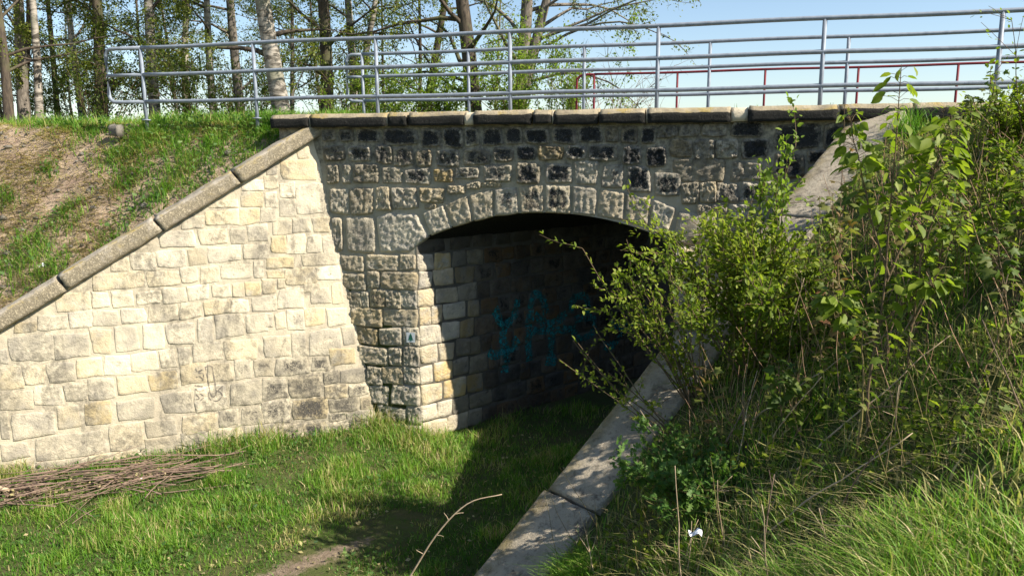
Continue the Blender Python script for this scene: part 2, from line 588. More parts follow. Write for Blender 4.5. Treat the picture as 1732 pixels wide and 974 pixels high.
def height(x, y, rough=True):
    x = np.asarray(x, float); y = np.asarray(y, float)
    q = x - y * TAN
    # valley floor
    u = (x - WO[0]) * WW[0] + y * WW[1]
    d = (x - WO[0]) * NB[0] + y * NB[1]
    t = -((x - RW0[0]) * RA[0] + (y - RW0[1]) * RA[1])
    s = (x - RW0[0]) * RS[0] + (y - RW0[1]) * RS[1]
    floor = .16 * sstep(-1.2, .2, d) * (y < 0) + 0 * x
    floor = floor + .25 * sstep(-1.6, -.2, s) * sstep(5.5, 8, t)
    # bank behind the sunlit wing wall
    zt = np.maximum(wing_top(u) * .9926, 0)
    dt = .1227 * zt + .35
    lb = zt + .10 + .80 * np.maximum(d - dt, 0)
    lb = 5.0 - np.log1p(np.exp(np.clip((5.0 - lb) * 5, -30, 30))) / 5 + 0.02
    fl = np.clip((d - .15) / (dt - .15), 0, 1)
    # bank behind the concrete-topped wing wall
    zw = np.clip(RW0[2] - RK * np.maximum(t, 0), .12, 4.8) - .05
    e = np.interp(t, E_T, E_Z)
    k = np.clip((s - .6) / 3.1, 0, 1)
    rb = zw + (e - zw) * (k ** 1.35) + .12 * np.maximum(s - 3.7, 0) * sstep(5.5, 3.5, t)
    rb = np.minimum(rb, 5.3 + .05 * np.maximum(s - 3.7, 0))
    soft = sstep(6.6, 8.0, t)
    fr = np.clip((s - .05 + soft * .5) / (.4 + soft * .6), 0, 1)
    front = floor + (lb - floor) * fl
    front = np.where(s > 0 - .5 * soft, floor + (rb - floor) * fr, front)
    # embankment with the tunnel through it, cutting beyond
    cut = np.clip((y - BACK) / 1.2, 0, 1)
    wl = np.clip((QL - .2 - q) / (.3 + 5.5 * cut), 0, 1)
    wr = np.clip((q - QR - .2) / (.3 + 5.5 * cut), 0, 1)
    crest_l = np.minimum(lb, 5.0)
    crest_l = np.where(d > dt, crest_l, 5.0)
    back = np.where(q < QL - .2, crest_l * wl, np.where(q > QR + .2, 5.0 * wr, 0))
    z = np.where(y < 0.0, front, back)
    r = np.hypot(x, y)
    z = z + (3.9 - z) * sstep(45, 120, r)
    if rough:
        p = np.stack([x, y], -1)
        z = z + (fbm(p * 1.3, 3, 3) - .5) * .16 * np.where(y < 0, 1, .5) * np.clip(np.abs(d - .5 * dt) * 1.5, .2, 1)
        z = z + (fbm(p * 5, 5, 3) - .5) * np.where((d > .4) & (y < 1), .13, .05)
    return z


def lines(lo, hi, step, far):
    a = list(np.arange(lo, hi + step / 2, step))
    st, v = step, hi
    while v < far:
        st *= 1.25; v += st; a.append(v)
    st, v = step, lo
    while v > -far:
        st *= 1.25; v -= st; a.insert(0, v)
    return np.array(a)


PATH = np.array([(4, 8.5), (.9, 4.6), (-2.45, 0), (-3.3, -2.2), (-4.1, -3.9), (-5.6, -5.6), (-9, -9), (-16, -15)])


def path_dist(x, y):
    best = np.full(np.shape(x), 1e9)
    for a, b in zip(PATH[:-1], PATH[1:]):
        ab = b - a
        t = np.clip(((x - a[0]) * ab[0] + (y - a[1]) * ab[1]) / (ab @ ab), 0, 1)
        best = np.minimum(best, np.hypot(x - a[0] - t * ab[0], y - a[1] - t * ab[1]))
    return best


def wing_ud(x, y):
    return (x - WO[0]) * WW[0] + y * WW[1], (x - WO[0]) * NB[0] + y * NB[1]


def rt_ts(x, y):
    return -((x - RW0[0]) * RA[0] + (y - RW0[1]) * RA[1]), (x - RW0[0]) * RS[0] + (y - RW0[1]) * RS[1]


gx, gy = lines(-13, 6, .09, 2500), lines(-12, 7, .09, 2500)
XX, YY = np.meshgrid(gx, gy, indexing='ij')
ZZ = height(XX, YY)
uu, dd = wing_ud(XX, YY)
tt, ss = rt_ts(XX, YY)
bare = np.clip(.72 - path_dist(XX, YY) / .5, 0, 1) * (.35 + .65 * sstep(-2.6, -3.6, YY)) * ((dd < 0) | (YY > 0)) * (ss < 0.3)
bare = np.maximum(bare, .9 * np.exp(-(((tt - 6.3) / .5) ** 2 + ((ss - 1.75) / .5) ** 2)))
dry = sstep(.1, .5, dd) * (YY < 6) * sstep(.3, 1.4, uu - .15 * dd)
ground = mesh_np("ground", np.stack([XX, YY, ZZ], -1).reshape(-1, 3), grid_faces(len(gx), len(gy)), M['ground'],
                 attrs={"bare": bare.ravel(), "dry": dry.ravel()}, smooth=True)
tag(ground, "earth and turf ground of the hollow and its grassy banks", "ground", kind="structure")

# ------------------------------------------------------------------ masonry tools
_seed = [100]


def coons(sides, S, T):
    """map unit square onto a four-sided outline given as polylines bottom, right, top, left (each start->end, bottom/top left-to-right, left/right bottom-to-top)"""
    def ev(pl, t):
        pl = np.asarray(pl, float)
        if len(pl) == 2:
            return pl[0] + (pl[1] - pl[0]) * t[..., None]
        dl = np.concatenate([[0], np.cumsum(np.linalg.norm(np.diff(pl, axis=0), axis=1))])
        dl /= dl[-1]
        return np.stack([np.interp(t, dl, pl[:, k]) for k in range(2)], -1)
    b, r, tp, l = sides
    Pb, Pt, Pl, Pr = ev(b, S), ev(tp, S), ev(l, T), ev(r, T)
    c00, c10, c01, c11 = np.array(b[0]), np.array(b[-1]), np.array(tp[0]), np.array(tp[-1])
    S_, T_ = S[..., None], T[..., None]
    return (1 - T_) * Pb + T_ * Pt + (1 - S_) * Pl + S_ * Pr - ((1 - S_) * (1 - T_) * c00 + S_ * (1 - T_) * c10 + (1 - S_) * T_ * c01 + S_ * T_ * c11)


def stone(parent, frame, shape, mat, color, relief=.03, chunk=.02, freq=14, n=(11, 9), rnd=.22, jit=.008, name="stone", bed=.05, grow=.004, edge=.88):
    """one dressed block with a rock-cut face, standing proud of its mortar bed"""
    O, U, V, Nn = frame
    _seed[0] += 1
    sd_ = _seed[0]
    if len(shape) == 4 and not hasattr(shape[0], '__len__'):
        a0, a1, b0, b1 = shape
        a0, a1, b0, b1 = a0 - grow, a1 + grow, b0 - grow, b1 + grow
        j = np.array([_h(np.array([k]), np.array([0]), np.array([0]), sd_)[0] - .5 for k in range(8)]) * 2 * min(.026, .09 * min(a1 - a0, b1 - b0))
        c = np.array([(a0 + j[0], b0 + j[1]), (a1 + j[2], b0 + j[3]), (a1 + j[4], b1 + j[5]), (a0 + j[6], b1 + j[7])])
        shape = [(c[0], c[1]), (c[1], c[2]), (c[3], c[2]), (c[0], c[3])]
    g = np.concatenate([[-1, -.975], np.linspace(-.92, .92, n[0] - 4), [.975, 1]])
    h = np.concatenate([[-1, -.97], np.linspace(-.91, .91, n[1] - 4), [.97, 1]])
    S, T = np.meshgrid(g, h, indexing='ij')
    rr = np.maximum(np.abs(S), np.abs(T))
    S2 = S * np.sqrt(1 - rnd * T * T); T2 = T * np.sqrt(1 - rnd * S * S)
    P = coons(shape, (S2 + 1) / 2, (T2 + 1) / 2)
    wob = np.stack([vnoise(P * 9 + 3.1, sd_) - .5, vnoise(P * 9 + 41.7, sd_ + 1) - .5], -1)
    P = P + wob * 2 * jit * sstep(.3, 1, rr)[..., None]
    prof = 1 - sstep(edge, 1.0, rr)
    ch = fbm(P * freq * np.array([1.0, .8]) + sd_, sd_, 3) - .45
    ch2 = np.abs(vnoise(P * freq * .45 + 9, sd_ + 7) - .5) * 2
    tilt = (S * (vnoise(np.array([[sd_ * .7, 1.]]), 3)[0] - .5) + T * (vnoise(np.array([[sd_ * .9, 5.]]), 4)[0] - .5))
    rid = 1 - np.abs(2 * fbm(P * freq * 2.1 + 5.5, sd_ + 11, 3) - 1)
    H = relief * prof + (chunk * 3.2 * ch + chunk * .9 * (ch2 - .4) + chunk * 2.4 * (rid - .78)) * (1 - sstep(edge, 1, rr)) + tilt * chunk * 1.2 * prof
    H = np.where(rr > .985, -.014, np.maximum(H, .004 * prof))
    W = O + P[..., 0:1] * U + P[..., 1:2] * V + H[..., None] * Nn
    verts = W.reshape(-1, 3)
    # back ring
    nx, ny = n
    ring = [i * ny for i in range(nx)] + [(nx - 1) * ny + j for j in range(1, ny)] + [i * ny + ny - 1 for i in range(nx - 2, -1, -1)] + [j for j in range(ny - 2, 0, -1)]
    back = verts[ring] - np.asarray(Nn) * bed
    base = len(verts)
    k = len(ring)
    qs = np.array([[ring[(i + 1) % k], ring[i], base + i, base + (i + 1) % k] for i in range(k)])
    verts = np.concatenate([verts, back])
    rim = np.concatenate([sstep(.45, .98, rr).ravel(), np.ones(k)])
    fc = grid_faces(nx, ny)
    ctr = verts.mean(0)
    # outward orientation
    nv = np.cross(U, V)
    if nv @ np.asarray(Nn) < 0:
        fc = fc[:, ::-1]; qs = qs[:, ::-1]
    o = mesh_np(name, verts, [fc, qs], mat, parent, attrs={"rim": rim}, loc=ctr, smooth=False)
    o.color = (color[0], color[1], color[2], 1)
    return o


def sheet(name, P, mat, parent, smooth=True):
    """mortar bed: a grid of points (nx, ny, 3)"""
    return mesh_np(name, P.reshape(-1, 3), grid_faces(P.shape[0], P.shape[1]), mat, parent, smooth=smooth)


def prism(name, section, A, B, mat, parent, nseg=10, amp=.012, freq=7, front_idx=(), sub=4, seed=1, frame=None):
    """block with a given cross-section (list of (p, q)) swept from A to B in the frame (P, Q); edges worn by noise"""
    Pv, Qv = frame
    A, B = np.asarray(A, float), np.asarray(B, float)
    sec, fr = [], []
    m_ = len(section)
    for i in range(m_):
        a, b = np.array(section[i], float), np.array(section[(i + 1) % m_], float)
        kk = max(1, min(sub, int(np.linalg.norm(b - a) / .04)))
        for k in range(kk):
            sec.append(a + (b - a) * k / kk)
            fr.append(1.0 if (i in front_idx) or (k == 0 and (i - 1) in front_idx) else 0.0)
    sec = np.array(sec)
    ts = np.linspace(0, 1, nseg)
    V = A + (B - A) * ts[:, None, None] + sec[None, :, 0:1] * Pv + sec[None, :, 1:2] * Qv
    nz = np.stack([fbm(V * freq + 13 * k, seed + k, 3) - .5 for k in range(3)], -1)
    endw = 1 + 1.2 * (np.abs(ts - .5) > .46)[:, None, None]
    V = V + nz * 2 * amp * endw
    ns = len(sec)
    verts = V.reshape(-1, 3)
    i, j = np.meshgrid(np.arange(nseg - 1), np.arange(ns), indexing='ij')
    j2 = (j + 1) % ns
    Q = np.stack([i * ns + j, i * ns + j2, (i + 1) * ns + j2, (i + 1) * ns + j], -1).reshape(-1, 4)
    ca, cb = V[0].mean(0), V[-1].mean(0)
    verts = np.concatenate([verts, [ca, cb]])
    k = np.arange(ns); k2 = (k + 1) % ns
    T = np.concatenate([np.stack([np.full(ns, nseg * ns), k2, k], -1), np.stack([np.full(ns, nseg * ns + 1), (nseg - 1) * ns + k, (nseg - 1) * ns + k2], -1)])
    frv = np.concatenate([np.tile(np.array(fr), nseg), [.5, .5]])
    o = mesh_np(name, verts, [Q, T], mat, parent, attrs={"front": frv, "rim": np.zeros(len(verts))}, loc=verts.mean(0))
    # consistent outward normals
    import bmesh
    bm = bmesh.new(); bm.from_mesh(o.data); bmesh.ops.recalc_face_normals(bm, faces=bm.faces); bm.to_mesh(o.data); bm.free()
    return o


FACADE_STONES = [
(-5.75,-5.53,4.66,4.84,.45,.3),(-5.47,-5.24,4.65,4.84,.6,.1),(-5.18,-4.82,4.64,4.84,.9,0),(-4.76,-4.19,4.61,4.84,.85,.1),
(-4.14,-3.85,4.57,4.83,.8,.1),(-3.8,-3.52,4.56,4.83,.95,0),(-3.47,-3.26,4.57,4.83,.65,0),(-3.21,-2.9,4.58,4.83,.85,0),(-2.85,-2.61,4.6,4.83,.8,.1),
(-2.56,-2.21,4.6,4.83,.85,0),(-2.16,-1.85,4.6,4.83,.75,.1),(-1.8,-1.46,4.62,4.83,.9,0),(-1.41,-1.24,4.63,4.83,.35,.5),(-1.19,-.98,4.61,4.83,.6,.3),
(-.93,-.74,4.6,4.83,.85,0),(-5.76,-5.39,4.36,4.61,.4,.3),(-5.33,-4.94,4.36,4.6,.6,.1),(-4.88,-4.64,4.33,4.59,.5,.2),(-4.59,-4.3,4.3,4.56,.6,.2),
(-4.25,-3.98,4.29,4.53,.55,.5),(-3.92,-3.56,4.29,4.52,.55,0),(-3.51,-3.09,4.32,4.53,.6,.2),(-3.04,-2.75,4.36,4.55,.65,.3),
(-2.69,-2.43,4.38,4.56,.95,0),(-2.38,-2.02,4.37,4.56,.35,.9),(-1.97,-1.7,4.38,4.57,.7,0),(-1.65,-1.23,4.37,4.6,.7,0),(-1.18,-.91,4.32,4.57,.75,0),
(-.86,-.56,4.27,4.55,.95,0),(-5.72,-5.52,4.03,4.32,.2,.3),(-5.46,-5.31,4.03,4.31,.2,.1),(-5.25,-4.85,4.03,4.31,.35,.3),(-4.79,-4.47,4.03,4.26,.45,.2),
(-4.42,-4.01,4.04,4.25,.6,.1),(-3.95,-3.67,4.07,4.25,.2,1),(-3.61,-3.26,4.1,4.26,.5,.1),(-3.2,-2.76,4.08,4.31,.5,.1),(-2.71,-2.34,4.06,4.33,.65,.2),
(-2.29,-1.89,4.07,4.33,.7,0),(-1.84,-1.51,4.05,4.35,.15,-.2),(-1.46,-1.15,4,4.32,.35,0),(-1.1,-.78,3.94,4.26,.75,0),(-.73,-.38,3.88,4.21,.6,0),
(-5.66,-5.37,3.56,3.96,.25,.2),(-5.35,-4.94,3.55,3.97,.25,.4),(-4.91,-4.68,3.64,3.97,.3,.4),(-4.65,-4.24,3.65,3.97,.35,.2),
(-4.21,-3.8,3.76,3.97,.15,.6),(-3.75,-3.48,3.9,4,.25,.4),(-3.45,-3.24,3.97,4.05,.2,.3),(-3.22,-2.94,4,4.05,.1,.5),(-5.63,-5.5,2.98,3.5,.2,.2),
(-5.44,-4.97,2.98,3.49,.35,.1),(-4.12,-3.94,3.67,3.72,.1,.4),(-.7,-.44,4.68,4.84,.35,.1),(-.41,-.13,4.68,4.85,.4,.1),(-.11,.22,4.69,4.84,.3,.1),
(.27,.68,4.68,4.86,.9,0),(-.52,-.23,4.41,4.65,.2,.6),(-.2,.07,4.4,4.64,.3,.1),(.1,.39,4.4,4.64,.1,-.2),(.43,.76,4.39,4.65,.95,0),
(-.48,.24,4.09,4.37,.25,.3),(.3,.7,4.11,4.35,.4,.1),(.82,1.43,4.51,4.82,.97,0),(.84,1.23,4.13,4.46,.75,.4),(1.26,1.49,4.33,4.48,.8,0),
(1.46,1.66,4.53,4.84,.7,0),(-.34,-.12,3.79,4.07,.3,.2),(-.1,.11,3.81,4.08,.1,.4),(.13,.4,3.81,4.07,.5,.1),(.44,.7,3.83,4.07,.55,0),
(.74,1.13,3.77,4.08,0,-.3),(1.27,1.45,4.12,4.3,.4,.1),(-.12,.05,3.61,3.76,.3,.2),(.06,.28,3.61,3.78,.4,.2),(.29,.64,3.6,3.77,.05,-.3),
(.67,.96,3.48,3.73,.2,.1),(.22,.64,3.31,3.58,.2,.2),(.67,.86,3.27,3.45,.3,.2),(.2,.53,3.03,3.27,.2,.3),(.55,.72,3.02,3.25,.2,.3),
(-5.12,-4.58,2.71,2.93,.3,.4),(-4.55,-4.28,2.72,2.94,.2,.3),(-5.53,-5.17,2.68,2.91,.15,.3),(-5.51,-5.13,2.39,2.64,.15,.4),
(-5.09,-4.91,2.41,2.66,.15,.3),(-4.87,-4.28,2.42,2.67,.15,.5),(-5.47,-5.21,2.08,2.35,.35,.4),(-5.19,-5.1,2.1,2.36,.1,.1),(-5.07,-4.8,2.1,2.37,.45,.5),
(-4.78,-4.56,2.12,2.38,.15,.3),(-4.54,-4.28,2.13,2.39,.25,0),(-5.41,-4.88,1.8,2.06,.3,.6),(-4.85,-4.28,1.83,2.09,.2,.4),(-5.31,-4.98,1.5,1.77,.1,.7),
(-4.95,-4.55,1.51,1.78,.35,.2),(-4.53,-4.28,1.52,1.81,.3,.1),(-5.3,-4.79,1.19,1.46,.2,.3),(-4.77,-4.56,1.19,1.48,.25,.2),(-4.54,-4.27,1.2,1.5,.25,.1),
(-5.17,-4.92,.86,1.15,.3,.2),(-4.9,-4.55,.87,1.16,.15,.5),(-4.53,-4.26,.89,1.17,.35,.1),(-5.12,-4.79,.53,.83,.35,.1),(-4.75,-4.26,.55,.85,.4,.1),
(-5,-4.51,.22,.5,.45,.1),(-4.49,-4.25,.25,.52,.3,.1),(-4.93,-4.26,-.09,.21,.45,.1),]
VOUSSOIR_JOINTS = [
(-4.042,3.258,-4.166,3.587),(-3.691,3.39,-3.815,3.724),(-3.357,3.485,-3.434,3.869),(-3.037,3.565,-3.034,3.967),(-2.642,3.619,-2.686,3.995),
(-2.281,3.633,-2.282,4.032),(-1.882,3.622,-1.886,4.026),(-1.524,3.602,-1.504,3.979),(-1.128,3.533,-1.12,3.924),(-.787,3.439,-.749,3.845),
(-.514,3.345,-.405,3.718),]
WING_STONES = [
(.87,1.06,4.45,4.65),(.79,1.33,4.11,4.41),(1.37,1.54,4.2,4.32),(1.6,1.88,3.98,4.18),(1.38,1.58,3.98,4.19),(1.95,2.37,3.72,3.94),(1.59,1.91,3.73,3.95),
(1.4,1.57,3.71,3.95),(2.46,2.74,3.45,3.66),(2.3,2.43,3.46,3.67),(1.97,2.29,3.47,3.69),(1.68,1.96,3.47,3.7),(1.43,1.66,3.49,3.69),
(2.58,3.06,3.17,3.43),(2.13,2.54,3.18,3.42),(1.88,2.1,3.2,3.42),(1.58,1.86,3.19,3.45),(1.13,1.34,3.85,4.07),(.71,1.1,3.58,4.05),(1.13,1.38,3.55,3.82),
(1.23,1.51,3.29,3.49),(.93,1.21,3.31,3.53),(.65,.89,3.29,3.53),(1.31,1.53,3.01,3.27),(1.03,1.29,2.99,3.26),(.78,1,2.99,3.26),(.6,.76,2.96,3.24),
(3.14,3.45,2.87,3.11),(2.74,3.12,2.88,3.13),(2.46,2.72,2.91,3.14),(1.98,2.43,2.92,3.15),(1.56,1.94,2.93,3.17),(3.48,3.72,2.87,3.03),
(3.31,3.99,2.62,2.84),(2.85,3.28,2.62,2.83),(2.6,2.82,2.65,2.86),(2.31,2.56,2.64,2.87),(1.83,2.28,2.65,2.88),(1.67,1.8,2.66,2.91),
(1.22,1.63,2.78,2.93),(1.38,1.62,2.64,2.75),(.9,1.34,2.52,2.78),(.54,.87,2.55,2.77),(.56,1.1,2.81,2.97),(4.02,4.45,2.34,2.58),(3.77,3.98,2.36,2.59),
(3.45,3.74,2.36,2.59),(3.1,3.42,2.38,2.58),(2.78,3.07,2.38,2.57),(2.47,2.74,2.39,2.6),(2.15,2.43,2.39,2.59),(1.96,2.12,2.39,2.6),
(1.72,1.94,2.39,2.61),(1.5,1.7,2.41,2.62),(1.37,1.47,2.49,2.62),(1.11,1.48,2.15,2.48),(.85,1.09,2.39,2.53),(.7,.98,2.19,2.43),(.51,.66,2.17,2.5),
(4.33,4.66,2.11,2.31),(4.01,4.29,2.13,2.33),(3.68,4,2.12,2.32),(3.32,3.65,2.11,2.32),(2.91,3.29,2.11,2.32),(2.59,2.87,2.13,2.34),
(2.18,2.55,2.14,2.35),(1.9,2.16,2.15,2.36),(1.5,1.87,2.15,2.37),(.8,1.12,1.87,2.15),(.46,.78,1.84,2.14),(1.13,1.38,1.83,2.11),(1.4,1.55,1.86,2.1),
(1.58,1.68,1.9,2.12),(4.7,4.95,2.11,2.24),(4.52,5.05,1.71,2.06),(4.07,4.5,1.7,2.05),(3.79,4.05,1.71,2.07),(3.44,3.76,1.72,2.07),(3.11,3.39,1.74,2.07),
(2.69,3.07,1.76,2.08),(2.44,2.65,1.75,2.1),(1.99,2.42,1.81,2.13),(1.67,1.96,1.82,2.1),(1.35,1.75,1.45,1.76),(1.11,1.32,1.41,1.8),(.57,1.07,1.4,1.8),
(.36,.54,1.51,1.81),(5.07,5.15,1.7,1.9),(4.92,5.17,1.35,1.63),(4.65,4.89,1.37,1.63),(4.29,4.62,1.37,1.65),(3.94,4.26,1.41,1.67),(3.58,3.91,1.4,1.68),
(3.21,3.55,1.43,1.68),(2.97,3.18,1.43,1.7),(2.77,2.94,1.45,1.7),(2.34,2.73,1.48,1.73),(1.83,2.3,1.45,1.73),(.37,.78,1.2,1.48),(.82,1.05,1.15,1.37),
(4.81,5.2,1.07,1.3),(4.45,4.78,1.07,1.32),(4.13,4.43,1.08,1.33),(3.78,4.11,1.1,1.36),(3.39,3.75,1.09,1.36),(2.98,3.36,1.1,1.37),(2.59,2.94,1.15,1.44),
(2.21,2.56,1.14,1.43),(1.94,2.15,1.16,1.44),(1.61,1.9,1.15,1.44),(1.1,1.59,1.13,1.41),(.92,1.42,.76,1.09),(.65,.88,.94,1.14),(.21,.63,.91,1.14),
(5.13,5.22,.67,1.04),(4.57,5.1,.65,.99),(4.27,4.53,.73,1.02),(3.85,4.21,.73,1.05),(3.28,3.78,.73,1.01),(2.78,3.21,.75,1.05),(2.3,2.74,.73,1.11),
(1.83,2.27,.75,1.11),(1.45,1.81,.79,1.1),(1.41,1.81,.42,.76),(.86,1.39,.41,.72),(.52,.88,.71,.89),(.19,.5,.7,.87),(.37,.83,.46,.68),(.15,.34,.44,.66),
(4.9,5.25,.37,.61),(3.99,4.84,.3,.65),(3.48,3.94,.29,.68),(3.02,3.44,.43,.67),(2.47,2.95,.44,.69),(2.17,2.44,.48,.7),(1.83,2.13,.45,.71),
(.59,.83,.33,.45),(.19,.56,.29,.44),(4.88,5.27,.08,.33),(4.23,4.84,.09,.28),(3.52,4.2,.09,.28),(3.01,3.47,.17,.4),(2.63,2.99,.25,.43),
(2.13,2.6,.2,.43),(1.66,2.11,.14,.41),(1.26,1.63,.09,.39),(.94,1.24,.07,.37),(.53,.92,.05,.31),(.07,.51,-.02,.26),(4.81,5.29,-.24,.04),
(4.22,4.78,-.18,.05),(3.54,4.19,-.17,.06),(2.98,3.5,-.11,.13),(2.4,2.95,-.02,.2),(1.9,2.38,-.08,.13),(1.2,1.87,-.16,.07),(.47,1.17,-.23,0),
(5.19,5.7,1.53,1.85),(5.22,5.79,1.14,1.5),(5.26,5.89,.75,1.1),(5.29,5.79,.33,.7),(5.32,6.01,-.05,.31),(5.15,5.54,1.89,2.17),]

FX = (np.zeros(3), np.array([1., 0, 0]), np.array([0, 0, 1.]), np.array([0, -1., 0]))      # facade frame

# ------------------------------------------------------------------ the bridge
bridge = empty("stone_bridge", (-2.3, 0, 0))
tag(bridge, "old sandstone arch bridge with black-weathered blocks and a low segmental tunnel", "bridge")


def arc_z(x):
    return -.9 + np.sqrt(np.maximum(4.53 ** 2 - (np.asarray(x) + 2.27) ** 2, .01))


def facade_sheet(x0, x1, zlo, nx):
    xs = np.linspace(x0, x1, nx)
    lo = zlo(xs) if callable(zlo) else np.full(nx, zlo)
    tz = np.linspace(0, 1, 50 if not callable(zlo) else 20)
    X = np.repeat(xs[:, None], len(tz), 1)
    Z = lo[:, None] + (4.9 - lo[:, None]) * tz[None]
    p = np.stack([X, Z], -1)
    Y = -(fbm(p * 6, 31, 3) - .5) * .02 + .004
    Y = np.where((tz[None] == 0) & callable(zlo), 0.0, Y)
    return np.stack([X, Y, Z], -1)


def joined(parts):
    v, f, n_ = [], [], 0
    for P in parts:
        v.append(P.reshape(-1, 3)); f.append(grid_faces(P.shape[0], P.shape[1], n_)); n_ += P.shape[0] * P.shape[1]
    return np.concatenate(v), np.concatenate(f)


v_, f_ = joined([facade_sheet(-6.5, QL, -.3, 36), facade_sheet(QL, QR, arc_z, 60), facade_sheet(QR, 2.6, -.3, 44)])
spandrel = mesh_np("spandrel_wall", v_, f_, M['facade_mortar'], bridge, smooth=True)
for i, (x0, x1, z0, z1, dk, ye) in enumerate(FACADE_STONES):
    rj = rng.random()
    if QL - .09 < x1 < QL + .02:
        x1 = QL - .014
    high = z0 > 3.4
    li = .80 + .35 * rng.random() + (.25 if ye < 0 else 0) - (.1 if high else 0)
    stone(spandrel, FX, (x0, x1, z0, z1), M['facade_stone'], (min(1, dk * 1.02), max(0, ye) * .9, li),
          relief=.024 + .02 * rj, chunk=.012 + .010 * rj if z0 > 3.0 else .008 + .007 * rj, freq=17 + 7 * rng.random(), n=(26, 20), rnd=.22 if z0 > 4.2 else .12, grow=.011 if high else .016)

ring = empty("arch_ring", (-2.27, 0, 3.5), bridge)
VD = [.25, .3, .35, .6, .7, .8, .1, .15, .3, .35]
for i in range(len(VOUSSOIR_JOINTS) - 1):
    ia, ib = VOUSSOIR_JOINTS[i], VOUSSOIR_JOINTS[i + 1]
    A0, A1, B0, B1 = np.array(ia[:2]), np.array(ia[2:]), np.array(ib[:2]), np.array(ib[2:])
    g_ = (B0 - A0) / np.linalg.norm(B0 - A0) * .012
    dn = np.array([0, -.012])
    sh = [(A0 + g_ + dn, B0 - g_ + dn), (B0 - g_ + dn, B1 - g_), (A1 + g_, B1 - g_), (A0 + g_ + dn, A1 + g_)]
    stone(ring, FX, sh, M['facade_stone'], (VD[i] * .85, .3 if i % 3 else .1, .95 + .25 * rng.random()), relief=.026, chunk=.011, freq=24, n=(22, 22), rnd=.04, edge=.9, jit=.006, name="voussoir", bed=.35)
sh = [((-4.88, 2.965), (-4.39, 2.985), (-4.06, 3.235)), ((-4.06, 3.235), (-4.24, 3.575)), ((-4.92, 3.52), (-4.7, 3.6), (-4.24, 3.575)), ((-4.88, 2.965), (-4.92, 3.52))]
stone(ring, FX, sh, M['facade_stone'], (.1, .0, 1.25), relief=.026, chunk=.011, freq=34, n=(36, 28), rnd=.05, jit=.006, name="springer", bed=.35)
sh = [((-.45, 3.24), (-.36, 3.21), (.12, 3.2)), ((.12, 3.2), (.14, 3.62)), ((-.38, 3.68), (.14, 3.62)), ((-.45, 3.24), (-.38, 3.68))]
stone(ring, FX, sh, M['facade_stone'], (.2, .2, 1.0), relief=.03, chunk=.013, freq=22, n=(16, 14), rnd=.05, jit=.006, name="springer", bed=.3)

# tunnel: left wall with its blocks, vault, far wall
tunnel = empty("tunnel", (QL, 0, 0), bridge)
TF = (np.array([QL, 0, 0.]), AV, np.array([0, 0, 1.]), np.array([AV[1], -AV[0], 0]))
LEN = BACK / math.cos(AX)
us, zs_ = np.linspace(0, LEN, 70), np.linspace(-.3, 3.2, 40)
UU, VV = np.meshgrid(us, zs_, indexing='ij')
Hn = (fbm(np.stack([UU, VV], -1) * 6, 57, 3) - .5) * .02 * (UU > 0)
wall_l = sheet("tunnel_wall", TF[0] + UU[..., None] * AV + VV[..., None] * TF[2] + Hn[..., None] * TF[3], M['tunnel_shade_mortar'], tunnel)
ROWS = [2.96, 2.69, 2.41, 2.12, 1.83, 1.51, 1.20, .88, .55, .26, -.03]
for ri, (zt_, zb_) in enumerate(zip(ROWS[:-1], ROWS[1:])):
    u_ = .0
    k = 0
    while u_ < 5.2:
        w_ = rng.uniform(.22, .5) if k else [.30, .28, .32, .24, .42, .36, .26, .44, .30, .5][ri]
        deep = u_ > 1.05  # stone colour drops in steps with depth, painting in the tunnel's shade
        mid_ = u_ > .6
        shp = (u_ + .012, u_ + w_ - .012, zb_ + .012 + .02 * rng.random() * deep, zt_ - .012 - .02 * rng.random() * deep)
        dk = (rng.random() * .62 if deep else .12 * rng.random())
        stone(wall_l, TF, shp, M['tunnel_shade_stone'] if deep else M['facade_stone'], (dk, rng.random() ** 2, .8 + .5 * rng.random() if deep else (1.1 if not mid_ else .42) + .25 * rng.random()),
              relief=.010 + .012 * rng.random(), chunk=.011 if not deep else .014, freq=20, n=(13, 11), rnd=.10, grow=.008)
        u_ += w_; k += 1
for zt_, zb_ in ((3.22, 2.98),):
    u_ = .02
    while u_ < 5.0:
        w_ = rng.uniform(.3, .55)
        stone(wall_l, TF, (u_ + .015, u_ + w_ - .015, zb_, zt_ - .02), M['tunnel_shade_stone'], (.5 + .4 * rng.random(), .1, .9), relief=.015, chunk=.01, n=(8, 6))
        u_ += w_
xs = np.linspace(QL, QR, 41)
tz = np.linspace(0, LEN, 30)
Pv_ = np.stack([xs, 0 * xs, arc_z(xs)], -1)[:, None, :] + tz[None, :, None] * AV
Pv_[..., 2] += (fbm(Pv_ * 4, 77, 3) - .5) * .03 * (tz[None] > 0)
vault = sheet("vault", Pv_, M['tunnel_shade_stone'], tunnel)
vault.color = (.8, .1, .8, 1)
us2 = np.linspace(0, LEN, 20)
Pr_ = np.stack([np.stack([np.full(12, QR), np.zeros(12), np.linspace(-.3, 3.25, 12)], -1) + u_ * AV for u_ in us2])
right_wall = sheet("tunnel_wall", Pr_, M['tunnel_shade_stone'], tunnel)
right_wall.color = (.6, .2, .9, 1)
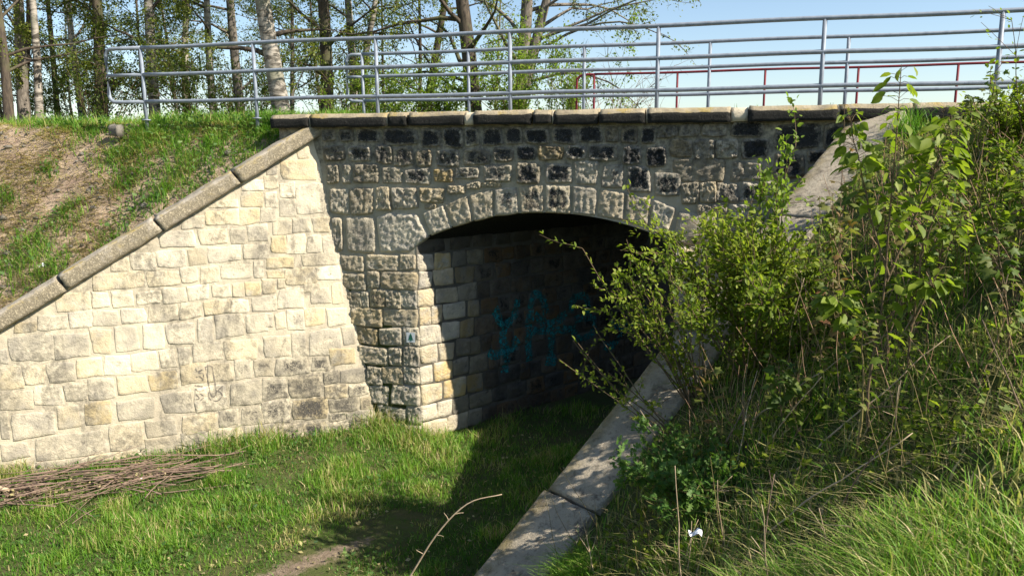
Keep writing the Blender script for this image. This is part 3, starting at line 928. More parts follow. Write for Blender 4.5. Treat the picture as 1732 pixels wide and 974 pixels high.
# far face of the bridge
P1 = np.stack([np.stack([np.full(8, x), np.full(8, BACK + .02), np.linspace(0, 4.95, 8)], -1) for x in np.linspace(-9 + BACK * TAN, QL + BACK * TAN, 8)])
P2 = np.stack([np.stack([np.full(8, x + BACK * TAN), np.full(8, BACK + .02), np.linspace(float(arc_z(x)), 4.95, 8)], -1) for x in np.linspace(QL, QR, 24)])
P3 = np.stack([np.stack([np.full(8, x), np.full(8, BACK + .02), np.linspace(0, 4.95, 8)], -1) for x in np.linspace(QR + BACK * TAN, 5 + BACK * TAN, 8)])
v_, f_ = joined([P1, P2, P3])
mesh_np("rear_wall", v_, f_, M['facade_mortar'], bridge)
# deck
dk_x = np.linspace(QL - 1.6, QR + 1.8, 14); dk_y = np.linspace(.0, BACK, 10)
Pd = np.stack([np.stack([np.full(10, x) + dk_y * TAN, dk_y, np.full(10, 5.035)], -1) for x in dk_x])
Pd[..., 0] = np.where(Pd[..., 1] < .01, Pd[..., 0], Pd[..., 0])
sheet("deck", Pd, M['path_soil'], bridge)
# right-hand pier, its face turned sunward and paler stone used to look sunlit
PA, PB = np.array([-.39, -.2, 0]), np.array([.27, .03, 0])
PU = (PB - PA) / np.linalg.norm(PB - PA); PN = np.array([PU[1], -PU[0], 0])
PF = (PA, PU, np.array([0, 0, 1.]), PN)
wl_ = float(np.linalg.norm(PB - PA))
us, zs_ = np.linspace(0, wl_, 10), np.linspace(-.2, 3.2, 30)
pier_pts = [np.stack([np.stack([np.full(30, (PA + u_ * PU)[0]), np.full(30, (PA + u_ * PU)[1]), zs_], -1) for u_ in us]),
            np.stack([np.stack([np.full(30, -.39), np.full(30, y), zs_], -1) for y in (.05, -.08, -.2)]),
            np.stack([np.stack([np.array([-.39, -.39 + .3 * k, .27]), np.array([.05, .05, .05]) - (.25 - .11 * k) * j, np.full(3, 3.2)], -1) for j, k in ((0, 0), (1, 0))])]
v_, f_ = joined(pier_pts[:2])
pier = mesh_np("pier", v_, f_, M['wing_mortar'], bridge)
z_ = 0.0
while z_ < 3.0:
    hh = rng.uniform(.24, .33)
    hh = min(hh, 3.18 - z_)
    cutx = rng.uniform(.25, .45)
    for a0, a1 in ((.0, cutx), (cutx, wl_ - .02)):
        stone(pier, PF, (a0 + .012, a1 - .012, z_ + .012, z_ + hh - .012), M['wing_stone'], (.05, .35 + .3 * rng.random(), 1.0 + .15 * rng.random()), relief=.018, chunk=.008, n=(8, 7))
    z_ += hh

# coping of the deck edge
cop = empty("coping", (-2.2, -.1, 4.9), bridge)
CJ = [(-6.56, -5.93), (-5.9, -4.67), (-4.63, -4.35), (-4.32, -3.46), (-3.29, -2.46), (-2.43, -2.17), (-2.14, -1.51), (-1.48, -.87), (-.83, .25), (.49, 1.58), (1.62, 2.45), (2.48, 3.6)]
for i, (xa, xb) in enumerate(CJ):
    dz = rng.uniform(-.008, .008); dy = rng.uniform(-.015, .015)
    prism("coping_stone", [(-.115 + dy, 4.875 + dz), (-.12 + dy, 5.0 + dz), (-.05 + dy, 5.075 + dz), (.20, 5.085), (.20, 4.875)], (xa, 0, 0), (xb, 0, 0), M['coping'], cop,
          nseg=max(6, int((xb - xa) / .06)), amp=.016, freq=6, front_idx=(0,), seed=300 + i, frame=(np.array([0, 1., 0]), np.array([0, 0, 1.])))
for xa, xb in ((-3.45, -3.30), (.26, .48), (-4.665, -4.635), (-2.165, -2.145), (-.865, -.835), (1.585, 1.615), (-5.925, -5.905)):
    o = prism("joint_mortar", [(-.085, 4.88), (-.09, 4.99), (-.03, 5.06), (.19, 5.07), (.19, 4.88)], (xa, 0, 0), (xb, 0, 0), M['wing_mortar'], cop,
              nseg=5, amp=.008, freq=8, seed=int(400 + xa * 10), frame=(np.array([0, 1., 0]), np.array([0, 0, 1.])))

# ------------------------------------------------------------------ sunlit wing wall
wing = empty("wing_wall", (-7.2, -1.6, 0))
tag(wing, "pale sunlit sandstone wing wall topped by a sloping stone coping", "wall", kind="thing")
vr = np.linspace(-.35, 4.72, 66)
ends = np.minimum((4.78 - vr) / .601 + .907, 8.6)
st_ = .1694 * vr - .12
tq = np.linspace(0, 1, 90)
Ug = st_[None] + (ends - st_)[None] * tq[:, None]
Vg = np.repeat(vr[None], 90, 0)
pn = np.stack([Ug, Vg], -1)
Hg = (fbm(pn * 5, 91, 3) - .5) * .012 - .003
bed = sheet("mortar_bed", WO + Ug[..., None] * WW + Vg[..., None] * WG + Hg[..., None] * WN, M['wing_mortar'], wing)
WF = (WO, WW, WG, WN)
extra = []
for v0 in np.arange(-.15, 2.4, .3):
    u_ = 5.95 + .3 * rng.random()
    while u_ < 8.4:
        w_ = rng.uniform(.3, .6)
        if v0 + .3 < wing_top(u_ + w_) - .03:
            extra.append((u_ + .02, u_ + w_ - .02, v0 + .02, v0 + .28))
        u_ += w_
for i, (u0, u1, v0, v1) in enumerate(list(WING_STONES) + extra):
    um, vm = (u0 + u1) / 2, (v0 + v1) / 2
    corner = math.exp(-(((um - 1.1) / 1.0) ** 2 + ((vm - .7) / .75) ** 2))
    dk = np.clip(.16 + .46 * corner + rng.normal(0, .10) + .10 * (vm < .7), 0, .75)
    ye = np.clip(rng.normal(.02, .30), 0, .9)
    li = np.clip(rng.normal(1.02, .10) - .16 * corner - .10 * (vm < 1.3), .6, 1.35)
    if u1 - u0 < .03 or v1 - v0 < .03:
        continue
    cap = wing_top(u0) - .0
    stone(bed, WF, (u0, u1, v0, min(v1, wing_top(u1) + .02)), M['wing_stone'], (dk, ye, li), relief=.001 + .005 * rng.random(), chunk=.003 + .004 * rng.random(), freq=15, n=(14, 12), rnd=.03 + .13 * rng.random() ** 2, grow=.009, edge=.93, jit=.013)
WC = empty("wing_coping", (-7.2, -1.6, 3.5), wing)
dirv = WW - .601 * WG; dirv /= np.linalg.norm(dirv)
perp = WG - (WG @ dirv) * dirv; perp /= np.linalg.norm(perp)
for i, (ua, ub) in enumerate(((.62, 1.90), (1.92, 3.005), (3.03, 4.27), (4.295, 5.5), (5.525, 6.7), (6.72, 7.9), (7.92, 8.9))):
    A = WO + ua * WW + wing_top(ua) * WG
    B = WO + ub * WW + wing_top(ub) * WG
    dz = rng.uniform(-.012, .012)
    prism("coping_stone", [(.10, dz - .01), (.105, .165 + dz), (.05, .205 + dz), (-.16, .24 + dz), (-.34, .26), (-.34, -.05), (.0, -.02)], A, B, M['wing_coping'], WC,
          nseg=22, amp=.014, freq=5, front_idx=(0,), seed=500 + i, frame=(WN, perp))

# ------------------------------------------------------------------ concrete-topped wing wall
rwing = empty("wing_wall", (.0, -2.5, 0))
tag(rwing, "wing wall with a broad bare concrete top running down beside the overgrown bank", "wall", kind="thing")
tr_ = np.linspace(0, 7.1, 60)
Pin = []
for t_ in tr_:
    top_ = RW0 - RA * t_ - np.array([0, 0, RK * t_])
    zz = np.linspace(-.4, max(top_[2] - .03, -.3), 22)
    Pin.append(np.stack([top_[0] + .03 * RS[0] + (top_[2] - zz) * -.10 * RS[0], top_[1] + .03 * RS[1] + (top_[2] - zz) * -.10 * RS[1], zz], -1))
sheet("wall_face", np.array(Pin), M['facade_mortar'], rwing)
down = -RA - np.array([0, 0, RK]); down /= np.linalg.norm(down)
pr = np.cross(RS, down); pr = pr if pr[2] > 0 else -pr
for i, (ta, tb) in enumerate(((-.25, 1.62), (1.64, 3.3), (3.32, 5.21), (5.24, 7.2))):
    A = RW0 - RA * ta - np.array([0, 0, RK * ta]); B = RW0 - RA * tb - np.array([0, 0, RK * tb])
    dx = (0, .008, -.006, -.03)[i]
    o = prism("coping_slab", [(dx, -.22), (dx - .005, -.03), (dx + .03, .0), (.2, .004), (.4, .0), (.64, -.004), (.66, -.22)], A, B, M['concrete'], rwing, nseg=40, amp=.009, freq=9, front_idx=(0, 1), sub=8, seed=600 + i, frame=(RS, pr))
    co = np.array([v.co for v in o.data.vertices])
    off = (co + np.array(o.location) + np.array(rwing.location) - RW0) @ RS
    o.data.attributes["rim"].data.foreach_set("value", (1 - sstep(.02, .22, off)).astype(np.float32))


# ------------------------------------------------------------------ railings
def railing(name, label, y, zs, posts, x0, x1, mat, rad, z_base, loop=None, droop=0.0):
    root = empty(name, (posts[len(posts) // 2], y, z_base))
    tag(root, label, "railing")
    for z in zs:
        T = Tubes()
        xs = np.linspace(x0, x1, 40)
        pth = np.stack([xs, np.full(40, y), np.full(40, z) + .006 * np.sin(xs * 1.7 + z)], -1)
        T.add(pth, rad, 10)
        ro = T.build("rail", mat, root)
    for px in posts:
        T = Tubes()
        T.add([(px, y, float(z_base) - .25), (px, y, z_base + .3), (px, y, zs[0] - .01)], rad * .93, 10)
        po = T.build("post", mat, root)
        T = Tubes()
        T.add([(px, y, z_base - .03), (px, y, z_base - .012)], rad * 2.3, 12)
        T.build("base_plate", mat, po)
    if loop:
        xe = loop
        T = Tubes()
        zt, zb = zs[0], zs[-1]
        rc = .13
        arc = [(math.cos(a_), math.sin(a_)) for a_ in np.linspace(math.pi / 2, math.pi, 8)]
        pts = [(x0 + .01, y, zt)] + [(xe + rc + rc * c_, y, zt - rc + rc * s_) for c_, s_ in arc]
        pts += [(xe + rc + rc * c_, y, zb + rc - rc * s_) for c_, s_ in arc[::-1]] + [(x0 + .01, y, zb)]
        T.add(pts, rad, 10)
        T.build("end_bend", mat, root)
        if len(zs) > 2:
            T = Tubes()
            T.add([(x0 + .01, y, zs[1]), (xe, y, zs[1])], rad * .93, 10)
            T.build("end_rail", mat, root)
    return root


railing("railing", "grey galvanised tube railing along the coping of the bridge", .25, (6.194, 5.767, 5.334),
        [-9.09, -7.02, -4.94, -2.85, -.74, 1.40, 3.47, 5.55], -9.09, 7.6, M['galv'], .031, 5.06, -9.78)
railing("railing", "second grey tube railing across the deck, behind the first one", 2.3, (6.225, 5.835, 5.41),
        [-6.12, -4.12, -2.09, -.05, 2.02, 4.12, 6.2], -6.12, 8.2, M['galv'], .030, 5.04, -6.43)
rr_ = railing("railing", "thin dark red railing beyond the two grey ones", 5.15, (6.035,),
              [-2.33, -.67, .99, 2.66, 4.35, 6.0], -2.33, 8.6, M['red_paint'], .024, 5.04)
T = Tubes()
T.add(smooth_path([(-2.32, 5.15, 6.035), (-2.55, 5.15, 6.03), (-2.66, 5.15, 5.97), (-2.69, 5.15, 5.85), (-2.69, 5.15, 5.0)], 24), .024, 8)
T.build("end_bend", M['red_paint'], rr_)

# ------------------------------------------------------------------ plants: tools
LEAF = (np.array([(0, 0, 0), (-.30, .45, .07), (0, 1, -.04), (.30, .45, .07)]), [np.array([[0, 3, 2, 1]])])
_ov = [(0, 0, 0), (0, .35, -.03), (0, .7, -.03), (0, 1, -.12), (-.2, .18, .05), (-.28, .5, .05), (-.15, .8, .0), (.2, .18, .05), (.28, .5, .05), (.15, .8, .0)]
OVATE = (np.array(_ov), [np.array([[0, 1, 5, 4], [1, 2, 6, 5], [0, 7, 8, 1], [1, 8, 9, 2]]), np.array([[2, 3, 6], [2, 9, 3]])])
_ml = [(0, 0), (-.10, .10), (-.42, .02), (-.36, .22), (-.58, .48), (-.30, .50), (-.22, .62), (0, 1.0), (.22, .62), (.30, .50), (.58, .48), (.36, .22), (.42, .02), (.10, .10)]
MAPLE = (np.array([(x, y, -.25 * abs(x) - .12 * y * y) for x, y in _ml] + [(0, .4, .04)]),
         [np.array([[14, i, (i + 1) % 14] for i in range(14)])])
_hl = [(0, 0), (-.08, .2), (-.35, .28), (-.12, .38), (-.4, .55), (-.1, .58), (-.22, .82), (0, 1), (.22, .82), (.1, .58), (.4, .55), (.12, .38), (.35, .28), (.08, .2)]
HERB = (np.array([(x, y, -.1 * y * y + .1 * abs(x)) for x, y in _hl] + [(0, .45, 0)]), [np.array([[14, i, (i + 1) % 14] for i in range(14)])])


def leaves(name, pos, dirs, size, tint, mat, parent, tmpl=LEAF, g=None, up=1.0):
    g = g or rng
    pos, dirs = np.asarray(pos, float), np.asarray(dirs, float)
    n_ = len(pos)
    dirs = dirs / (np.linalg.norm(dirs, axis=1)[:, None] + 1e-9)
    nr = g.normal(0, .55, (n_, 3)) + np.array([.25, -.1, up])
    X = np.cross(dirs, nr); X /= np.linalg.norm(X, axis=1)[:, None] + 1e-9
    Z = np.cross(X, dirs)
    tv, tf = tmpl
    V = pos[:, None, :] + np.asarray(size, float)[:, None, None] * (tv[None, :, 0:1] * X[:, None] + tv[None, :, 1:2] * dirs[:, None] + tv[None, :, 2:3] * Z[:, None])
    k = len(tv)
    F = [(f[None] + (np.arange(n_) * k)[:, None, None]).reshape(-1, f.shape[1]) for f in tf]
    return mesh_np(name, V.reshape(-1, 3), F, mat, parent, attrs={"tint": np.repeat(np.clip(tint, 0, 1), k)})


def wander(p0, d0, length, n_, g, curl=.25, lift=0.0):
    """a growing branch path"""
    P = [np.asarray(p0, float)]
    d_ = np.asarray(d0, float) / np.linalg.norm(d0)
    for k in range(n_):
        d_ = d_ + g.normal(0, curl, 3) * .5 + np.array([0, 0, lift])
        d_ /= np.linalg.norm(d_)
        P.append(P[-1] + d_ * length / n_)
    return np.array(P)


def tree(name, label, xy, H, r0, lean, bark, leafmat, seed, n_limb=14, start=.12, limb=2.6, n_leaf=8000, size=.075, group=None, droop=-.02, bend=.3, fork=None, tint=.58, extra=None, twig=6):
    g = np.random.default_rng(seed)
    z0 = float(height(np.array(xy[0]), np.array(xy[1])))
    root = empty(name, (xy[0], xy[1], z0))
    tag(root, label, "tree", group)
    hs = np.linspace(-.25, H, 16)
    ph = g.uniform(0, 6, 2)
    wob = lambda h_: np.stack([lean[0] * h_ + bend * .35 * np.sin(h_ * .55 + ph[0]) - bend * .35 * math.sin(ph[0]), lean[1] * h_ + bend * .3 * np.sin(h_ * .5 + ph[1]) - bend * .3 * math.sin(ph[1]), h_], -1)
    tp = wob(hs) + np.array([xy[0], xy[1], z0])
    rad = .86 * r0 * (1 - .75 * np.clip(hs, 0, H) / H) * (1 + .35 * np.exp(-np.clip(hs, 0, 9) * 3.5))
    T = Tubes(); T.add(tp, rad, 10)
    if fork:
        fh, fd, fl = fork
        p0 = wob(np.array([fh]))[0] + np.array([xy[0], xy[1], z0])
        fp = wander(p0, fd, fl, 10, g, .12, .03)
        T.add(fp, np.linspace(r0 * .75, r0 * .25, 11), 9)
    T.build("trunk", bark, root)
    B = Tubes(); lp, ld = [], []
    paths = []
    for k in range(n_limb):
        h_ = H * (start + (1 - start) * (k + g.uniform(0, .9)) / n_limb)
        h_ = min(h_, H * .97)
        az = g.uniform(0, 2 * np.pi)
        ll = limb * (1 - .45 * h_ / H) * g.uniform(.6, 1.2)
        dv = np.array([math.cos(az), math.sin(az), g.uniform(.15, .9)])
        p0 = wob(np.array([h_]))[0] + np.array([xy[0], xy[1], z0])
        paths.append((wander(p0, dv, ll, 6, g, .3, droop), r0 * .32 * (1 - .6 * h_ / H)))
    if fork:
        for k in range(5):
            i_ = g.integers(3, 10); az = g.uniform(0, 2 * np.pi)
            paths.append((wander(fp[i_], [math.cos(az), math.sin(az), .4], limb * .8, 6, g, .3, droop), r0 * .2))
    for ex in (extra or []):
        paths.append((smooth_path(np.array(ex) + np.array([xy[0], xy[1], z0]), 9), .045))
    for P, rr0 in paths:
        B.add(P, np.linspace(max(rr0, .012), .008, len(P)), 5, False)
        for q in range(twig):
            i_ = g.integers(2, len(P))
            dv = (P[i_] - P[i_ - 1]); dv = dv / np.linalg.norm(dv) + g.normal(0, .7, 3) + np.array([0, 0, droop * 4])
            tw = wander(P[i_], dv, g.uniform(.35, .9), 4, g, .35, droop * 2)
            B.add(tw, np.linspace(.011, .004, 5), 4, False)
            for r_ in range(3):
                j_ = g.integers(1, 5)
                dv2 = g.normal(0, .7, 3) + (tw[j_] - tw[j_ - 1]) / .2
                t3 = wander(tw[j_], dv2, g.uniform(.15, .4), 2, g, .4, droop * 3)
                B.add(t3, np.linspace(.005, .0025, 3), 3, False)
                lp.append(t3[1:]); ld.append(np.diff(t3, axis=0))
            lp.append(tw[1:]); ld.append(np.diff(tw, axis=0))
    B.build("branches", bark if bark.name != 'birch_bark' else M['oak'], root)
    lp, ld = np.concatenate(lp), np.concatenate(ld)
    idx = g.integers(0, len(lp), n_leaf)
    pos = lp[idx] + g.normal(0, .07, (n_leaf, 3))
    dirs = ld[idx] / np.linalg.norm(ld[idx], axis=1)[:, None] + g.normal(0, .8, (n_leaf, 3)) + np.array([0, 0, -.3])
    leaves("crown", pos, dirs, g.uniform(.65, 1.3, n_leaf) * size, tint + g.normal(0, .22, n_leaf) + .15 * (vnoise(pos * .8, seed) - .5), leafmat, root, g=g)
    return root


def shrub(name, label, xy, stems, hgt, spread, n_leaf, size, mat, seed, cat="shrub", group=None, twigs=5, bias=(0, 0, 0), leafy=.25, tmpl=LEAF, tint=.5, bark=None, srad=.012, curl=.22, z=None, jitter=.05, upright=1.0):
    g = np.random.default_rng(seed)
    z0 = float(height(np.array(xy[0]), np.array(xy[1]))) if z is None else z
    root = empty(name, (xy[0], xy[1], z0))
    tag(root, label, cat, group)
    B = Tubes(); lp, ld = [], []
    for k in range(stems):
        az = g.uniform(0, 2 * np.pi); rr = spread * math.sqrt(g.uniform(0, 1))
        p0 = np.array([xy[0] + .25 * rr * math.cos(az), xy[1] + .25 * rr * math.sin(az), z0 - .05])
        hh = hgt * g.uniform(.55, 1.05)
        dv = np.array([rr * math.cos(az), rr * math.sin(az), hh * upright]) + np.array(bias)
        P = wander(p0, dv, np.linalg.norm(dv), 8, g, curl, .01)
        B.add(P, np.linspace(srad, .003, 9), 5, False)
        i0 = max(1, int(8 * leafy))
        lp.append(P[i0:]); ld.append(np.diff(P, axis=0)[i0 - 1:])
        for q in range(twigs):
            i_ = g.integers(max(2, i0), 9)
            dv = (P[i_] - P[i_ - 1]) / np.linalg.norm(P[i_] - P[i_ - 1]) + g.normal(0, .6, 3)
            tw = wander(P[i_], dv, g.uniform(.15, .38) * hgt ** .6, 4, g, .3, .02)
            B.add(tw, np.linspace(srad * .4, .002, 5), 4, False)
            lp.append(tw[1:]); ld.append(np.diff(tw, axis=0))
    B.build("stems", bark or M['stem'], root)
    if n_leaf:
        lp, ld = np.concatenate(lp), np.concatenate(ld)
        idx = g.integers(0, len(lp), n_leaf)
        f_ = g.uniform(0, 1, n_leaf)[:, None]
        pos = lp[idx] - ld[idx] * f_ + g.normal(0, jitter, (n_leaf, 3)) * .6
        dirs = ld[idx] / np.linalg.norm(ld[idx], axis=1)[:, None] + g.normal(0, .75, (n_leaf, 3))
        leaves("foliage", pos, dirs, g.uniform(.6, 1.3, n_leaf) * size, tint + g.normal(0, .2, n_leaf), mat, root, tmpl=tmpl, g=g)
    return root


def ts(t, s):
    p = RW0 - RA * t + RS * s
    return (float(p[0]), float(p[1]))


def sapling(label, xy, pts, leaf, seed, nodes=12, mat='maple_leaf', tint=.4, tmpl=MAPLE, bark='green_stem', branches=(), rad=.011, top=6, group=None, start=.3, name="sapling", droop=-.6, ztop=None):
    """a single-stemmed young tree; pts = offsets of the stem from its base"""
    g = np.random.default_rng(seed)
    z0 = float(height(np.array(xy[0]), np.array(xy[1])))
    b0 = np.array([xy[0], xy[1], z0 - .03])
    root = empty(name, (xy[0], xy[1], z0))
    tag(root, label, "sapling", group)
    if ztop:
        sc_ = (ztop - z0) / pts[-1][2]
        pts = [(a, b, c_ * sc_) for a, b, c_ in pts]
        branches = [[(a, b, c_ * sc_) for a, b, c_ in br] for br in branches]
    T = Tubes(); pos, dirs, sz = [], [], []
    for k, br in enumerate([pts] + list(branches)):
        P = smooth_path(b0 + np.array(br), 18)
        P = P + np.cumsum(g.normal(0, .004, P.shape), 0)
        T.add(P, np.linspace(rad * (1 if k == 0 else .7), .0025, 18), 6, False)
        nn = nodes if k == 0 else max(4, nodes // 2)
        for q in list(np.linspace(start, .97, nn)) + list(np.linspace(.76, .99, top)):
            i_ = min(16, int(q * 17)); f_ = q * 17 - i_
            p = P[i_] + (P[i_ + 1] - P[i_]) * f_
            az = g.uniform(0, 6.28)
            for sgn in (0, math.pi):
                a_ = az + sgn + g.normal(0, .3)
                d1 = np.array([math.cos(a_), math.sin(a_), .35 + g.normal(0, .2)])
                pl = g.uniform(.3, .9) * leaf
                p1 = p + d1 * pl
                T.add(np.array([p, p + d1 * pl * .5 + [0, 0, .01], p1]), .0018, 3, False)
                pos.append(p1); dirs.append(d1 + np.array([0, 0, droop + g.normal(0, .3)]))
                sz.append(leaf * g.uniform(.55, 1.15) * (1.0 if q < .9 else .85))
    T.build("stem", M[bark], root)
    leaves("foliage", pos, dirs, np.array(sz), tint + g.normal(0, .16, len(pos)), M[mat], root, tmpl=tmpl, g=g)
    return root


def blades(name, x, y, hgt, wid, tint, mat, lean=.45, parent=None, g=None, flat=0.0, wind=(0, 0), zoff=-.015, zbase=None):
    g = g or rng
    n_ = len(x)
    z = (height(x, y) if zbase is None else zbase) + zoff
    az = g.uniform(0, 2 * np.pi, n_)
    dx, dy = np.cos(az) + wind[0], np.sin(az) + wind[1]
    px, py = -np.sin(az + g.normal(0, .6, n_)), np.cos(az + g.normal(0, .6, n_))
    ln = np.abs(g.normal(lean, .3, n_))
    lev = np.array([0, .38, .72, 1.0])
    hw = np.array([.5, .46, .30, 0])
    V = np.zeros((n_, 7, 3))
    i = 0
    for l_, w_ in zip(lev, hw):
        off = ln * hgt * (l_ ** 1.9)
        zz = hgt * (l_ * (1 - flat) - .32 * ln * l_ ** 2.2 * (1 - flat))
        cx, cy, cz = x + dx * off, y + dy * off, z + zz + flat * .03 * hgt
        if w_ > 0:
            V[:, i] = np.stack([cx - px * wid * w_, cy - py * wid * w_, cz], -1)
            V[:, i + 1] = np.stack([cx + px * wid * w_, cy + py * wid * w_, cz], -1)
            i += 2
        else:
            V[:, i] = np.stack([cx, cy, cz], -1)
    b = (np.arange(n_) * 7)[:, None]
    Q = np.concatenate([b + np.array([[0, 1, 3, 2]]), b + np.array([[2, 3, 5, 4]])])
    Tt = b + np.array([[4, 5, 6]])
    return mesh_np(name, V.reshape(-1, 3), [Q, Tt], mat, parent, attrs={"tint": np.repeat(np.clip(tint, 0, 1), 7)})


def scatter(n_, box, dens, g):
    """rejection sampling of ground positions"""
    xs, ys = [], []
    tot = 0
    while tot < n_:
        x = g.uniform(box[0], box[1], 40000); y = g.uniform(box[2], box[3], 40000)
        k = g.random(40000) < dens(x, y)
        xs.append(x[k]); ys.append(y[k]); tot += k.sum()
        if k.sum() == 0:
            break
    return np.concatenate(xs)[:n_], np.concatenate(ys)[:n_]


# ------------------------------------------------------------------ trees along the crest
g_t = "trees on the level ground behind the railings"
BI = "pale barked birch trunk with sparse spring leaves"
TREES = [
    # x, y, height, radius, lean, bark, label
    (-18.05, 6.0, 10, .15, (-.05, .02), 'oak', "dark leaning tree with low bare branches at the edge of the wood", dict(n_limb=18, limb=4.0)),
    (-19.6, 8.0, 11, .21, (.0, 0), 'greybark', "grey barked tree standing close beside a white birch in the wood", dict()),
    (-18.1, 7.0, 11, .13, (.06, 0), 'birch', "slim white birch with a black band round its foot", dict(n_limb=10, limb=1.8)),
    (-23.3, 13, 11, .13, (.03, 0), 'oak', "thin dark tree far back in the wood behind the birch", dict()),
    (-21.2, 12, 10, .16, (.0, .0), 'birch', "mottled birch half hidden by leafy undergrowth in the wood", dict()),
    (-17.8, 9.0, 11, .22, (.0, .0), 'oak', "ivy clad dark trunk close beside the rounded end of the railing", dict(n_limb=22, limb=2.2, n_leaf=9500)),
    (-20.4, 8.6, 8, .11, (.16, .0), 'oak', "crooked thin tree with a bowed stem leaning over in the wood", dict(n_limb=14, limb=3.2)),
    (-15.9, 9.0, 12, .20, (.0, .0), 'birch', "stout silver birch seen through the first bay of the railing", dict(n_limb=12)),
    (-18.5, 14., 12, .17, (.06, 0), 'birch', "slender grey-white birch leaning slightly, standing clear against the sky", dict(n_limb=9, n_leaf=5000)),
    (-15.3, 11., 12, .15, (.01, 0), 'birch', "narrow birch with peeling cream bark behind the railing", dict(n_limb=11)),
    (-15.0, 12., 12, .20, (.0, 0), 'greybark', "straight grey trunk standing beside a railing post", dict(n_limb=14)),
    (-10.5, 7.0, 12, .27, (-.03, 0), 'birch', "thick old birch with wrinkled whitish bark", dict(n_limb=13, bend=.5)),
    (-10.35, 9.0, 12, .22, (-.01, 0), 'oak', "upright dark brown trunk overgrown with ivy shoots", dict(n_limb=18, limb=2.2, n_leaf=9000)),
    (-10.0, 10., 11, .15, (.03, 0), 'birch', "pale trunk pressed against the ivy covered dark trunk", dict(n_limb=12, fork=(1.2, (.6, 0, 1), 4.5))),
    (-9.4, 14., 10, .17, (.17, 0), 'oak', "thin brown tree leaning towards the forked old tree", dict(n_limb=13, n_leaf=1300)),
    (-5.75, 8.0, 10, .24, (-.07, 0), 'oak', "heavy dark leaning trunk with leafy tufts on its bark", dict(n_limb=18, limb=4.2, n_leaf=6000, extra=[[(-.15, 0, 1.2), (-1.2, .1, 1.5), (-2.4, 0, 1.3), (-3.4, 0, 1.0)], [(.0, 0, .8), (-.9, .2, 1.3), (-1.6, .2, 2.3), (-2.0, 0, 3.6)]])),
    (-4.95, 9.2, 10, .22, (.11, 0), 'greybark', "forked tree with flaking pale bark and wide spreading limbs", dict(n_limb=20, limb=5.2, n_leaf=6500, start=.15, tint=.65, fork=(.9, (.35, 0, 1), 5.0),
        extra=[[(.4, 0, 2.0), (1.6, .2, 2.6), (2.8, .1, 2.7), (4.0, 0, 2.2)], [(.5, 0, 3.0), (2.0, -.2, 3.7), (3.4, 0, 3.8), (4.6, .2, 3.1)], [(.3, 0, 1.3), (1.4, 0, 1.5), (2.5, 0, 1.2), (3.3, 0, .5)], [(.6, 0, 3.6), (2.4, 0, 4.5), (4.0, -.3, 4.5), (5.2, -.3, 3.5)], [(.8, 0, 4.0), (2.6, 0, 4.7), (4.6, -.6, 4.6), (5.9, -.6, 3.7)]])),
]
for i, (x, y, H, r0, ln, bk, lb, kw) in enumerate(TREES):
    kw = dict(kw)
    tree({'birch': "birch_tree", 'oak': "dark_barked_tree", 'greybark': "grey_barked_tree"}[bk], lb, (x, y), H, r0, ln, M[bk], M['tree_leaf'], 900 + i, group=g_t, **kw)
UT = [(-24.5, 15.0, "slim understorey tree deep in the wood behind the mottled birch"), (-22.0, 9.5, "bushy young tree filling the gap left of the ivy clad trunk"), (-20.0, 15.5, "leafy young tree far behind the stout silver birch"),
      (-17.0, 11.5, "spindly understorey tree between the silver birch and the leaning one"), (-16.5, 17.0, "distant young tree behind the narrow birch"), (-13.6, 15.0, "young tree seen behind the straight grey trunk"),
      (-12.3, 10.5, "young leafy tree between the straight grey trunk and the thick old birch"), (-11.6, 16.0, "far slender tree behind the thick old birch"), (-8.6, 11.5, "thin young tree beside the pale pressed trunk"),
      (-7.6, 16.5, "distant loose-crowned tree behind the leaning brown tree"), (-25.5, 9.0, "young tree on the outer edge of the wood"), (-19.0, 12.5, "understorey tree with dense low leaves by the bowed stem")]
for i, (x, y, lb) in enumerate(UT):
    q = np.random.default_rng(1100 + i)
    tree("young_tree", lb, (x, y), q.uniform(6, 8.5), q.uniform(.05, .09), tuple(q.normal(0, .05, 2)), M['oak'] if i % 3 else M['greybark'], M['dark_leaf'] if i % 2 else M['tree_leaf'], 1150 + i, n_limb=17, start=.1, limb=2.4,
         n_leaf=5500 if x < -10 else 2600, size=.08, group="young trees in the wood", droop=.0, tint=.55)

